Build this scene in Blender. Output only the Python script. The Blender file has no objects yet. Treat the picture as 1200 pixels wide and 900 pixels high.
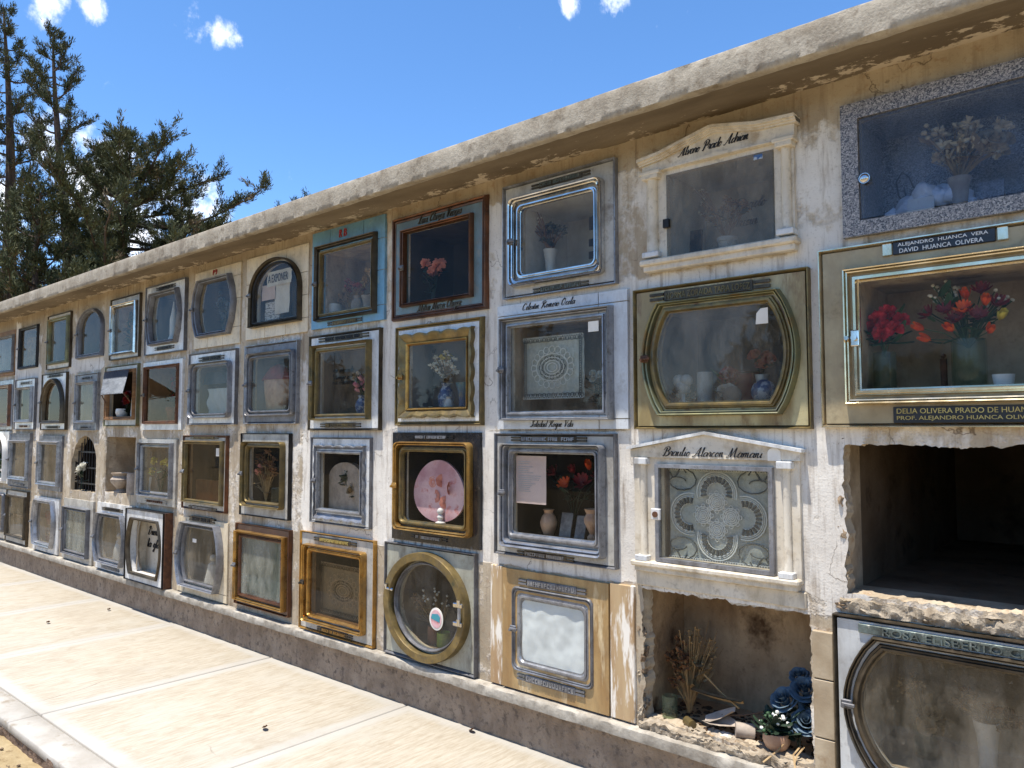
import bpy, bmesh, math, random
import numpy as np
from mathutils import Vector, noise, Matrix
R = math.radians
random.seed(7)
scn = bpy.context.scene
COL = scn.collection

# ------------------------------------------------------------------ camera
CAM_H, WALL_D = 1.6, 3.05
cam_data = bpy.data.cameras.new('camera'); cam = bpy.data.objects.new('camera', cam_data); COL.objects.link(cam)
cam.location = (0, -WALL_D, CAM_H)
FWD = Vector((-.65566, .75263, .06044)).normalized()
cam.rotation_euler = FWD.to_track_quat('-Z', 'Y').to_euler()
cam_data.sensor_width = 36; cam_data.lens = 27; cam_data.clip_start = .05; cam_data.clip_end = 2000
scn.camera = cam

# ------------------------------------------------------------------ light
SUN = Vector((-.07, -.25, 1)).normalized()
elev = math.asin(SUN.z); azim = math.atan2(SUN.x, SUN.y)
world = bpy.data.worlds.new('World'); scn.world = world; world.use_nodes = True
nt = world.node_tree; nt.nodes.clear()
def N(nt, t, **kw):
    n = nt.nodes.new(t)
    for k, v in kw.items(): setattr(n, k, v)
    return n
out = N(nt, 'ShaderNodeOutputWorld'); bg = N(nt, 'ShaderNodeBackground'); bg.inputs['Strength'].default_value = .12
sky = N(nt, 'ShaderNodeTexSky', sky_type='NISHITA', sun_disc=False)
sky.sun_elevation = elev; sky.sun_rotation = azim; sky.altitude = 2200; sky.air_density = 1.0; sky.dust_density = .3; sky.ozone_density = 2.6
hs = N(nt, 'ShaderNodeHueSaturation'); hs.inputs['Saturation'].default_value = 1.17; hs.inputs['Value'].default_value = 1.0
nt.links.new(sky.outputs[0], hs.inputs['Color'])
tc = N(nt, 'ShaderNodeTexCoord')
# a few small fair-weather clouds
CL = [((-.858, .269, .438), .045), ((-.845, .30, .437), .035), ((-.799, .398, .452), .045), ((-.792, .412, .447), .04), ((-.481, .725, .493), .04),
      ((-.52, .70, .50), .03), ((-.870, .419, .259), .085), ((-.903, .327, .279), .13), ((-.94, .22, .24), .12), ((-.89, .375, .235), .10),
      ((.3, -.7, .5), .14), ((-.6, -.6, .4), .16), ((.7, .4, .45), .12), ((.1, -.9, .3), .13), ((-.9, -.3, .3), .15), ((.8, -.5, .35), .14), ((.2, .8, .6), .08)]
mp = N(nt, 'ShaderNodeMapping'); mp.inputs['Scale'].default_value = (1.3, 1, .8)
nz = N(nt, 'ShaderNodeTexNoise'); nz.inputs['Scale'].default_value = 26; nz.inputs['Detail'].default_value = 7; nz.inputs['Roughness'].default_value = .62
nt.links.new(tc.outputs['Generated'], mp.inputs['Vector']); nt.links.new(mp.outputs[0], nz.inputs['Vector'])
acc = None
for d, r in CL:
    dn = N(nt, 'ShaderNodeVectorMath', operation='DISTANCE'); dn.inputs[1].default_value = Vector(d).normalized()
    nt.links.new(tc.outputs['Generated'], dn.inputs[0])
    mr = N(nt, 'ShaderNodeMapRange', interpolation_type='SMOOTHSTEP')
    mr.inputs['From Min'].default_value = r; mr.inputs['From Max'].default_value = 0
    mr.inputs['To Min'].default_value = 0; mr.inputs['To Max'].default_value = 1
    nt.links.new(dn.outputs['Value'], mr.inputs['Value'])
    if acc is None: acc = mr.outputs[0]
    else:
        mx = N(nt, 'ShaderNodeMath', operation='MAXIMUM'); nt.links.new(acc, mx.inputs[0]); nt.links.new(mr.outputs[0], mx.inputs[1]); acc = mx.outputs[0]
ml = N(nt, 'ShaderNodeMath', operation='MULTIPLY_ADD'); nt.links.new(acc, ml.inputs[0]); ml.inputs[1].default_value = .37
nt.links.new(nz.outputs['Fac'], ml.inputs[2])
mr = N(nt, 'ShaderNodeMapRange', interpolation_type='SMOOTHSTEP'); mr.inputs['From Min'].default_value = .68; mr.inputs['From Max'].default_value = 1.0
nt.links.new(ml.outputs[0], mr.inputs['Value'])
mixc = N(nt, 'ShaderNodeMixRGB'); mixc.inputs['Color2'].default_value = (6.6, 6.8, 7.2, 1)
nt.links.new(mr.outputs[0], mixc.inputs['Fac']); nt.links.new(hs.outputs[0], mixc.inputs['Color1'])
nt.links.new(mixc.outputs[0], bg.inputs['Color']); nt.links.new(bg.outputs[0], out.inputs['Surface'])

sl = bpy.data.lights.new('sun', 'SUN'); sl.energy = 3.4; sl.angle = R(.53); sl.color = (1, .955, .885)
so = bpy.data.objects.new('sun', sl); COL.objects.link(so); so.rotation_euler = SUN.to_track_quat('Z', 'Y').to_euler(); so.location = (0, -5, 20)
scn.view_settings.view_transform = 'Standard'; scn.view_settings.look = 'None'; scn.view_settings.gamma = 1
scn.view_settings.exposure = 1.22
scn.cycles.max_bounces = 7; scn.cycles.diffuse_bounces = 4; scn.cycles.glossy_bounces = 3; scn.cycles.transparent_max_bounces = 12

# ------------------------------------------------------------------ pixel helpers (photo 1200 x 900)
CR = FWD.cross(Vector((0, 0, 1))).normalized(); CU = CR.cross(FWD).normalized()
def ray(px, py): return FWD * 900 + CR * (px - 600) + CU * (450 - py)
def P(px, py, y):
    r = ray(px, py); k = (WALL_D + y) / r.y
    return Vector((r.x * k, y, CAM_H + r.z * k))
def G0(px, py, z=0):
    r = ray(px, py); k = (z - CAM_H) / r.z
    return Vector((r.x * k, r.y * k - WALL_D, z))

# ------------------------------------------------------------------ materials
def new_mat(name):
    m = bpy.data.materials.new(name); m.use_nodes = True
    nt = m.node_tree; nt.nodes.clear()
    o = N(nt, 'ShaderNodeOutputMaterial'); b = N(nt, 'ShaderNodeBsdfPrincipled'); nt.links.new(b.outputs[0], o.inputs['Surface'])
    return m, nt, b, o
def lin(c):
    return tuple(((v / 255) / 12.92 if v / 255 <= .04045 else ((v / 255 + .055) / 1.055) ** 2.4) for v in c) + (1,)
def noise_tex(nt, scale, detail=4, rough=.55, stretch=(1, 1, 1), coord='pos'):
    if coord == 'pos': src = N(nt, 'ShaderNodeNewGeometry').outputs['Position']
    else: src = N(nt, 'ShaderNodeTexCoord').outputs[coord]
    mp = N(nt, 'ShaderNodeMapping'); mp.inputs['Scale'].default_value = stretch
    n = N(nt, 'ShaderNodeTexNoise'); n.inputs['Scale'].default_value = scale; n.inputs['Detail'].default_value = min(detail, 5); n.inputs['Roughness'].default_value = rough
    nt.links.new(src, mp.inputs['Vector']); nt.links.new(mp.outputs[0], n.inputs['Vector'])
    return n.outputs['Fac']
def remap(nt, v, a, b, c=0, d=1):
    mr = N(nt, 'ShaderNodeMapRange'); mr.inputs['From Min'].default_value = a; mr.inputs['From Max'].default_value = b
    mr.inputs['To Min'].default_value = c; mr.inputs['To Max'].default_value = d
    nt.links.new(v, mr.inputs['Value']); return mr.outputs[0]
def mixrgb(nt, f, a, b, mode='MIX'):
    m = N(nt, 'ShaderNodeMixRGB', blend_type=mode)
    for s, v in ((m.inputs['Fac'], f), (m.inputs['Color1'], a), (m.inputs['Color2'], b)):
        if isinstance(v, (int, float)): s.default_value = v
        elif isinstance(v, tuple): s.default_value = v if len(v) == 4 else v + (1,)
        else: nt.links.new(v, s)
    return m.outputs[0]
def math_(nt, op, a, b=None):
    m = N(nt, 'ShaderNodeMath', operation=op)
    for s, v in ((m.inputs[0], a), (m.inputs[1], b)):
        if v is None: continue
        if isinstance(v, (int, float)): s.default_value = v
        else: nt.links.new(v, s)
    return m.outputs[0]
def bump(nt, b, h, strength=.3, dist=.01):
    bp = N(nt, 'ShaderNodeBump'); bp.inputs['Strength'].default_value = strength; bp.inputs['Distance'].default_value = dist
    nt.links.new(h, bp.inputs['Height']); nt.links.new(bp.outputs[0], b.inputs['Normal'])
MATS = {}
def pm(name, c1, c2=None, scale=8, rough=.6, metal=0, bmp=.15, bdist=.004, bscale=60, stretch=(1, 1, 1), lo=.35, hi=.65, c3=None, s3=3, spec=.5, lo3=.56, hi3=.7, grime=0, dirt=(92, 78, 62)):
    m, nt, b, o = new_mat(name)
    c1 = lin(c1) if max(c1) > 1 else c1
    c2 = (lin(c2) if max(c2) > 1 else c2) if c2 else tuple(v * .8 for v in c1[:3]) + (1,)
    f = remap(nt, noise_tex(nt, scale, 5, .6, stretch), lo, hi)
    col = mixrgb(nt, f, c1, c2)
    if c3:
        c3 = lin(c3) if max(c3) > 1 else c3
        col = mixrgb(nt, remap(nt, noise_tex(nt, s3, 6, .65, stretch), lo3, hi3), col, c3)
    b.inputs['Metallic'].default_value = metal; b.inputs['Specular IOR Level'].default_value = spec
    if grime:
        g1 = remap(nt, noise_tex(nt, 7, 8, .72, (1.6, 1, .6)), .48, .70, 0, grime); g2 = remap(nt, noise_tex(nt, 38, 5, .65), .54, .68, 0, grime * .8)
        g = math_(nt, 'MAXIMUM', g1, g2); col = mixrgb(nt, g, col, lin(dirt))
        if metal: nt.links.new(math_(nt, 'MULTIPLY', math_(nt, 'SUBTRACT', 1, g), metal), b.inputs['Metallic'])
    nt.links.new(col, b.inputs['Base Color'])
    nt.links.new(remap(nt, noise_tex(nt, scale * 2.3, 4), .3, .7, rough * .8, min(1, rough * 1.2)), b.inputs['Roughness'])
    if bmp: bump(nt, b, noise_tex(nt, bscale, 4, .6, stretch), bmp, bdist)
    MATS[name] = m; return m

# plaster of the wall face: tan render under flaking white paint (attribute 'paint' says how much paint is left)
def mk_plaster():
    m, nt, b, o = new_mat('plaster')
    at = N(nt, 'ShaderNodeAttribute', attribute_name='paint')
    n1 = noise_tex(nt, 5, 8, .68, (1, 1, .7)); n2 = noise_tex(nt, 26, 6, .6)
    tan = mixrgb(nt, remap(nt, noise_tex(nt, 3.2, 6, .6, (1, 1, .35)), .35, .65), lin((184, 169, 145)), lin((158, 143, 121)))
    tan = mixrgb(nt, remap(nt, n2, .55, .75), tan, lin((150, 122, 92)))
    wht = mixrgb(nt, remap(nt, noise_tex(nt, 2.1, 5, .6), .4, .7), lin((218, 211, 199)), lin((196, 187, 174)))
    s = math_(nt, 'ADD', at.outputs['Fac'], math_(nt, 'MULTIPLY', math_(nt, 'SUBTRACT', n1, .5), 1.5))
    s = math_(nt, 'ADD', s, math_(nt, 'MULTIPLY', math_(nt, 'SUBTRACT', n2, .5), .5))
    col = mixrgb(nt, remap(nt, s, .38, .62), tan, wht)
    st = remap(nt, noise_tex(nt, 6, 7, .7, (2.4, 1, .28)), .53, .70, 0, .7)
    col = mixrgb(nt, st, col, lin((128, 110, 90)))
    col = mixrgb(nt, remap(nt, noise_tex(nt, 90, 3, .6), .58, .72, 0, .35), col, lin((120, 100, 80)))
    dr = math_(nt, 'MULTIPLY', remap(nt, noise_tex(nt, 13, 4, .6, (3, 1, .14)), .54, .66), remap(nt, noise_tex(nt, 1.7, 3), .45, .62, 0, .75))
    col = mixrgb(nt, dr, col, lin((110, 88, 66)))
    vo = N(nt, 'ShaderNodeTexVoronoi', feature='DISTANCE_TO_EDGE'); vo.inputs['Scale'].default_value = 2.6
    gp = N(nt, 'ShaderNodeNewGeometry'); ns = N(nt, 'ShaderNodeTexNoise'); ns.inputs['Scale'].default_value = 9; ns.inputs['Detail'].default_value = 4
    sc = N(nt, 'ShaderNodeVectorMath', operation='SCALE'); sc.inputs['Scale'].default_value = .16; wv = N(nt, 'ShaderNodeVectorMath', operation='ADD')
    nt.links.new(gp.outputs['Position'], ns.inputs['Vector']); nt.links.new(ns.outputs['Color'], sc.inputs[0]); nt.links.new(gp.outputs['Position'], wv.inputs[0]); nt.links.new(sc.outputs[0], wv.inputs[1]); nt.links.new(wv.outputs[0], vo.inputs['Vector'])
    ck = math_(nt, 'MULTIPLY', remap(nt, vo.outputs['Distance'], 0, .008, .8, 0), remap(nt, noise_tex(nt, 2.2, 3), .5, .56))
    col = mixrgb(nt, ck, col, lin((86, 70, 54)))
    nt.links.new(col, b.inputs['Base Color']); b.inputs['Roughness'].default_value = .92; b.inputs['Specular IOR Level'].default_value = .2
    h = math_(nt, 'ADD', math_(nt, 'MULTIPLY', remap(nt, s, .42, .58), .6), math_(nt, 'ADD', math_(nt, 'MULTIPLY', n2, .45), math_(nt, 'ADD', math_(nt, 'MULTIPLY', n1, .9), math_(nt, 'MULTIPLY', noise_tex(nt, 120, 4), .22))))
    bump(nt, b, h, .7, .007); MATS['plaster'] = m
mk_plaster()
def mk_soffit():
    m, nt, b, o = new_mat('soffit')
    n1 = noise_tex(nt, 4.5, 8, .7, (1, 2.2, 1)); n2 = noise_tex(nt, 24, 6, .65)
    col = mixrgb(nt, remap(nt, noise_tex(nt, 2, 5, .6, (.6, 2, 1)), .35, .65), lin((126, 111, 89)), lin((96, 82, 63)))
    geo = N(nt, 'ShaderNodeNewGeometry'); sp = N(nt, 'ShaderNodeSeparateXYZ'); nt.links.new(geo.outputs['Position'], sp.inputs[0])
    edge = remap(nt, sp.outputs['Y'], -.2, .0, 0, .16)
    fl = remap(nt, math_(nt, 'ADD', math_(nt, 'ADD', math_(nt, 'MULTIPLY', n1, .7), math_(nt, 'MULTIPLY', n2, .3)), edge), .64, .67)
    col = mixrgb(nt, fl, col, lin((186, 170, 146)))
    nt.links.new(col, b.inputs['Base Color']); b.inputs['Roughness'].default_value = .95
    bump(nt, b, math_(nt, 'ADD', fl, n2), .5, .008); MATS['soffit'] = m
mk_soffit()
pm('concrete', (170, 160, 143), (144, 133, 116), 5, .95, 0, .6, .006, 70, c3=(122, 110, 93), s3=11, spec=.2, grime=0.45)
pm('plinth', (166, 147, 126), (138, 119, 100), 5, .95, 0, .8, .009, 60, c3=(112, 98, 86), s3=26, spec=.2, lo3=.54, hi3=.66, grime=0.4)
pm('ledge', (176, 168, 154), (140, 132, 119), 9, .9, 0, .6, .006, 40, c3=(140, 132, 120), s3=20, spec=.2, grime=0.4)
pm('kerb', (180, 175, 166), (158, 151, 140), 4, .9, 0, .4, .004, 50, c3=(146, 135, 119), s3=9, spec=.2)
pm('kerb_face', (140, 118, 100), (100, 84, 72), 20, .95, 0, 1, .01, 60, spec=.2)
pm('dirt', (168, 150, 116), (144, 125, 92), 6, 1, 0, .8, .01, 45, c3=(120, 101, 74), s3=22, spec=.1)
pm('recess', (190, 172, 146), (150, 132, 108), 5, .95, 0, .5, .006, 30, c3=(116, 98, 76), s3=4, spec=.2, grime=0.35)
pm('recess_brown', (184, 158, 124), (150, 124, 94), 3.5, .95, 0, .6, .008, 24, c3=(84, 64, 46), s3=4, spec=.1, grime=.4, dirt=(70, 52, 38))
pm('recess_grey', (128, 128, 128), (104, 104, 106), 4, .8, 0, .2, .003, 30, spec=.3)
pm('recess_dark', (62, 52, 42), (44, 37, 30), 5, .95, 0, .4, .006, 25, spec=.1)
pm('recess_white', (206, 204, 196), (176, 172, 164), 5, .8, 0, .2, .003, 30, spec=.3)
pm('recess_soot', (120, 104, 86), (92, 78, 62), 3, .95, 0, .6, .008, 20, c3=(70, 58, 46), s3=5, spec=.1)  # grey-brown recess colour, darker than the plain one
def mk_walk():
    m, nt, b, o = new_mat('paving')
    tcg = N(nt, 'ShaderNodeTexCoord'); sp = N(nt, 'ShaderNodeSeparateXYZ'); nt.links.new(tcg.outputs['Generated'], sp.inputs[0])
    def ed(s, w): return math_(nt, 'MINIMUM', math_(nt, 'MULTIPLY', s, w), math_(nt, 'MULTIPLY', math_(nt, 'SUBTRACT', 1, s), w))
    d = math_(nt, 'MINIMUM', ed(sp.outputs['X'], 1.45), ed(sp.outputs['Y'], 1.44))
    d = math_(nt, 'ADD', d, math_(nt, 'MULTIPLY', math_(nt, 'SUBTRACT', noise_tex(nt, 7, 5, .6), .5), .08))
    brd = remap(nt, d, .05, .10, 1, 0)
    streak = noise_tex(nt, 55, 6, .7, (1, .13, 1)); st2 = noise_tex(nt, 12, 4, .6, (1, .25, 1)); big = noise_tex(nt, 2.6, 5, .6)
    col = mixrgb(nt, remap(nt, streak, .36, .64), lin((158, 147, 128)), lin((180, 171, 155)))
    col = mixrgb(nt, remap(nt, st2, .5, .72, 0, .55), col, lin((180, 173, 159)))
    col = mixrgb(nt, remap(nt, big, .52, .68, 0, .55), col, lin((174, 168, 155)))
    col = mixrgb(nt, remap(nt, noise_tex(nt, 5.5, 6, .7), .56, .74, 0, .55), col, lin((150, 135, 113)))
    col = mixrgb(nt, math_(nt, 'MULTIPLY', brd, .7), col, lin((178, 174, 166)))
    col = mixrgb(nt, remap(nt, noise_tex(nt, 160, 3, .6), .62, .74, 0, .4), col, lin((126, 114, 96)))
    vo = N(nt, 'ShaderNodeTexVoronoi', feature='DISTANCE_TO_EDGE'); vo.inputs['Scale'].default_value = .55
    gp = N(nt, 'ShaderNodeNewGeometry'); wv = N(nt, 'ShaderNodeVectorMath', operation='ADD'); ns = N(nt, 'ShaderNodeTexNoise'); ns.inputs['Scale'].default_value = 5; ns.inputs['Detail'].default_value = 6
    sc = N(nt, 'ShaderNodeVectorMath', operation='SCALE'); sc.inputs['Scale'].default_value = .10
    nt.links.new(gp.outputs['Position'], ns.inputs['Vector']); nt.links.new(ns.outputs['Color'], sc.inputs[0]); nt.links.new(gp.outputs['Position'], wv.inputs[0]); nt.links.new(sc.outputs[0], wv.inputs[1]); nt.links.new(wv.outputs[0], vo.inputs['Vector'])
    ck = math_(nt, 'MULTIPLY', remap(nt, vo.outputs['Distance'], 0, .0028, .6, 0), remap(nt, noise_tex(nt, .9, 3), .55, .60))
    col = mixrgb(nt, ck, col, lin((96, 84, 70)))
    col = mixrgb(nt, remap(nt, noise_tex(nt, 1.6, 7, .7), .52, .72, 0, .35), col, lin((146, 133, 114)))
    nt.links.new(col, b.inputs['Base Color']); b.inputs['Roughness'].default_value = .92; b.inputs['Specular IOR Level'].default_value = .2
    h = math_(nt, 'MULTIPLY', streak, remap(nt, brd, 0, 1, 1, .15))
    bump(nt, b, math_(nt, 'ADD', h, math_(nt, 'MULTIPLY', noise_tex(nt, 200, 3), .3)), .55, .004); MATS['paving'] = m
mk_walk()
# stones and tiles
pm('marble_white', (224, 222, 216), (190, 190, 188), 6, .35, 0, .1, .002, 30, (1, 1, .5), c3=(150, 146, 138), s3=5, grime=0.5)
pm('marble_pale', (200, 200, 196), (174, 175, 173), 3.5, .3, 0, .05, .002, 30, c3=(150, 148, 142), s3=5, grime=.35)
pm('marble_grey', (186, 182, 172), (150, 146, 138), 5, .4, 0, .15, .002, 30, c3=(122, 112, 98), s3=7, grime=0.55)
pm('marble_green', (178, 176, 158), (140, 138, 124), 4, .4, 0, .1, .002, 25, (1.5, 1, .5), c3=(104, 98, 86), s3=6, grime=0.5)
pm('marble_cream', (214, 204, 186), (196, 183, 160), 4, .5, 0, .15, .003, 40, c3=(172, 154, 126), s3=5, grime=0.45)
pm('onyx', (178, 148, 100), (146, 113, 70), 4.5, .35, 0, .1, .002, 20, (2.2, 1, .45), c3=(216, 196, 158), s3=4, lo3=.55, hi3=.66, grime=0.35)
pm('onyx_green', (178, 166, 124), (140, 122, 80), 3.4, .35, 0, .1, .002, 20, (2, 1, .5), c3=(112, 84, 46), s3=6, lo=.42, hi=.58, lo3=.54, hi3=.64, grime=0.35)
pm('onyx_paint', (182, 156, 118), (156, 124, 88), 4.5, .45, 0, .3, .004, 20, (2.2, 1, .35), c3=(226, 218, 204), s3=7, lo3=.5, hi3=.57)
pm('tile_blue', (112, 158, 182), (94, 140, 168), 5, .4, 0, .06, .002, 30, c3=(146, 172, 176), s3=8, grime=0.4)
pm('tile_teal', (104, 124, 127), (84, 100, 103), 5, .4, 0, .06, .002, 30, c3=(132, 124, 108), s3=6, grime=0.5)
pm('tile_cream', (218, 202, 172), (204, 186, 154), 4, .5, 0, .1, .002, 40, c3=(180, 156, 120), s3=6, grime=0.4)
pm('tile_grey', (204, 206, 206), (186, 188, 190), 4, .3, 0, .06, .002, 40, c3=(168, 164, 158), s3=6, grime=0.3)
pm('tile_tan', (176, 159, 132), (150, 131, 104), 7, .7, 0, .3, .003, 60, c3=(140, 116, 86), s3=12)
pm('black_stone', (30, 32, 38), (18, 19, 23), 5, .18, 0, .03, .001, 30, c3=(88, 90, 94), s3=9, lo3=.62, hi3=.72, grime=0.3)
pm('brown_stone', (108, 78, 62), (80, 56, 46), 6, .45, 0, .1, .002, 30, c3=(130, 104, 86), s3=6, grime=0.4)
def mk_granite(name='granite', k=1.0):
    m, nt, b, o = new_mat(name)
    geo = N(nt, 'ShaderNodeNewGeometry')
    v = N(nt, 'ShaderNodeTexVoronoi'); v.inputs['Scale'].default_value = 230; nt.links.new(geo.outputs['Position'], v.inputs['Vector'])
    bw = N(nt, 'ShaderNodeSeparateXYZ'); nt.links.new(v.outputs['Color'], bw.inputs[0])
    cr = N(nt, 'ShaderNodeValToRGB'); nt.links.new(bw.outputs[0], cr.inputs[0]); cr.color_ramp.interpolation = 'CONSTANT'
    el = cr.color_ramp.elements; cs = [(0, (66, 65, 66)), (.22, (114, 109, 107)), (.5, (140, 134, 129)), (.78, (164, 157, 150)), (.93, (86, 82, 80))]
    el[0].position = 0; el[1].position = cs[1][0]
    for i, (p_, c) in enumerate(cs):
        e = el[i] if i < 2 else el.new(p_)
        e.position = p_; e.color = tuple(q * k for q in lin(c)[:3]) + (1,)
    nt.links.new(cr.outputs[0], b.inputs['Base Color']); b.inputs['Roughness'].default_value = .3; MATS[name] = m
mk_granite(); mk_granite('granite_blue', 1.25)  # second copy: same granite, brightened in colour to stand for light inside the recess
# metals
pm('alu', (160, 161, 164), (132, 133, 138), 14, .38, .6, .12, .002, 80, c3=(120, 118, 116), s3=10, grime=0.8, dirt=(70, 62, 54))
pm('alu_dull', (126, 126, 129), (100, 100, 103), 12, .5, .4, .15, .002, 80, c3=(96, 90, 84), s3=9, grime=0.8, dirt=(70, 62, 54))
pm('chrome', (224, 220, 214), (190, 186, 180), 10, .12, 1, .05, .001, 60, grime=0.25)
pm('brass_old', (140, 120, 76), (106, 90, 54), 12, .45, .6, .12, .002, 70, c3=(84, 82, 62), s3=8, grime=0.75, dirt=(70, 62, 54))
pm('brass_green', (132, 128, 92), (106, 110, 88), 10, .42, .6, .12, .002, 70, c3=(134, 104, 54), s3=7, grime=0.65, dirt=(70, 62, 54))
pm('gold', (200, 158, 88), (166, 124, 62), 10, .32, .8, .06, .001, 60, c3=(132, 94, 42), s3=9, grime=0.65, dirt=(70, 62, 54))
pm('gold_pale', (226, 212, 184), (206, 186, 146), 10, .16, .85, .05, .001, 60, grime=0.2)
pm('bronze_panel', (172, 156, 122), (150, 132, 98), 5, .42, .15, .1, .002, 40, c3=(112, 96, 70), s3=6, grime=0.3)
pm('copper', (126, 84, 60), (88, 60, 46), 9, .38, .8, .08, .002, 60, c3=(62, 44, 36), s3=7, grime=0.65, dirt=(70, 62, 54))
pm('bronze_dark', (96, 86, 70), (66, 58, 48), 12, .45, .8, .12, .002, 70, grime=0.5)
pm('iron_black', (44, 42, 42), (28, 26, 26), 14, .5, .5, .1, .002, 60)
pm('rust', (110, 72, 46), (76, 50, 36), 18, .8, .2, .3, .003, 60)
pm('zinc', (150, 156, 164), (124, 130, 140), 14, .45, .8, .1, .002, 60)
pm('verdigris', (112, 122, 116), (74, 78, 72), 30, .6, .5, .3, .003, 90, c3=(160, 160, 150), s3=50)
pm('letter_white', (226, 226, 222), None, 10, .5, 0, 0)
pm('letter_gold', (196, 178, 110), (170, 148, 80), 20, .4, .3, 0)
pm('letter_black', (24, 24, 28), None, 10, .6, 0, 0)
pm('letter_red', (178, 46, 40), (150, 40, 40), 30, .7, 0, 0)
pm('plaque_black', (22, 23, 26), (34, 34, 38), 20, .35, 0, .05)
pm('rubber', (20, 19, 18), None, 10, .8, 0, 0)
pm('wood', (150, 110, 70), (110, 78, 48), 6, .7, 0, .3, .003, 30, (1, 1, 6))
# contents
pm('ceramic_white', (222, 218, 210), (200, 196, 190), 8, .3, 0, .05)
pm('ceramic_blue', (56, 84, 128), (172, 180, 190), 30, .3, 0, .05, lo=.48, hi=.54)
pm('ceramic_teal', (54, 122, 142), (36, 70, 110), 10, .3, 0, .05, c3=(150, 140, 110), s3=14)
pm('ceramic_tan', (196, 160, 128), (160, 120, 92), 18, .5, 0, .1)
pm('terracotta', (150, 96, 70), (120, 76, 56), 14, .7, 0, .1)
pm('clay_grey', (170, 156, 140), (140, 126, 112), 20, .8, 0, .2)
pm('paper', (226, 220, 208), (208, 200, 186), 6, .9, 0, .1)
pm('paper_pink', (216, 192, 180), (200, 176, 166), 6, .9, 0, .1)
pm('newsprint', (206, 200, 192), (120, 116, 112), 30, .9, 0, .1, stretch=(1, 1, 3), lo=.48, hi=.58)
pm('satin', (224, 228, 226), (206, 210, 208), 6, .45, 0, .1, spec=.6)
pm('cloth_green', (136, 150, 138), (116, 130, 120), 4, .8, 0, .1, stretch=(1, 1, .3))
pm('cloth_grey', (182, 186, 184), (160, 164, 162), 5, .9, 0, .1)
pm('net', (182, 188, 182), (164, 170, 164), 60, .9, 0, .3, .002, 200)
pm('thread', (232, 236, 232), None, 10, .9, 0, 0)
pm('thread_dark', (84, 90, 90), None, 10, .9, 0, 0)
pm('wool', (226, 228, 230), (206, 208, 212), 10, 1, 0, .8, .01, 30)
pm('red_petal', (200, 44, 56), (160, 26, 40), 30, .6, 0, .1)
pm('orange_petal', (236, 112, 34), (206, 62, 26), 26, .6, 0, .1)
pm('darkred_petal', (140, 30, 34), (96, 20, 26), 26, .6, 0, .1)
pm('pink_petal', (222, 120, 150), (236, 180, 190), 20, .6, 0, .1)
pm('salmon_petal', (224, 150, 128), (190, 112, 96), 24, .7, 0, .1)
pm('blue_petal', (104, 122, 132), (66, 86, 102), 34, .7, 0, .1)
pm('yellow_petal', (222, 208, 96), (196, 176, 66), 20, .6, 0, .1)
pm('white_petal', (228, 226, 216), (206, 202, 188), 20, .6, 0, .1)
pm('dry_petal', (190, 162, 118), (140, 110, 74), 22, .9, 0, .2)
pm('dry_cream', (214, 196, 160), (176, 152, 112), 22, .9, 0, .2)
pm('dry_brown', (128, 86, 48), (86, 56, 32), 20, .9, 0, .2)
pm('dry_stem', (158, 128, 82), (120, 92, 56), 20, .9, 0, .1)
pm('leaf_green', (52, 84, 46), (36, 62, 36), 18, .6, 0, .1)
pm('leaf_dark', (38, 56, 36), (24, 40, 28), 18, .6, 0, .1)
pm('dry_leaf', (150, 124, 84), (110, 88, 58), 12, .9, 0, .2)
pm('red_cloth', (150, 52, 50), (110, 36, 38), 10, .8, 0, .2)
pm('pink_print', (186, 134, 140), (226, 190, 190), 7, .5, 0, 0, c3=(190, 96, 90), s3=14)
pm('photo_print', (150, 140, 128), (70, 64, 60), 14, .5, 0, 0)
pm('green_label', (176, 186, 60), (120, 140, 60), 20, .5, 0, 0)
pm('sticker_teal', (40, 150, 150), (60, 120, 150), 20, .4, 0, 0)
pm('bark', (92, 72, 54), (60, 46, 36), 6, .95, 0, .8, .02, 20, (2, 2, .4))
pm('rubble', (176, 163, 143), (138, 124, 105), 14, .95, 0, .8, .008, 70, c3=(98, 84, 68), s3=20, spec=.1, grime=.5)
pm('rubble_dark', (150, 130, 106), (112, 94, 76), 12, .95, 0, .7, .008, 50, spec=.1)
pm('soil', (96, 76, 58), (70, 54, 42), 20, 1, 0, .8, .01, 60, spec=.1)
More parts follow.
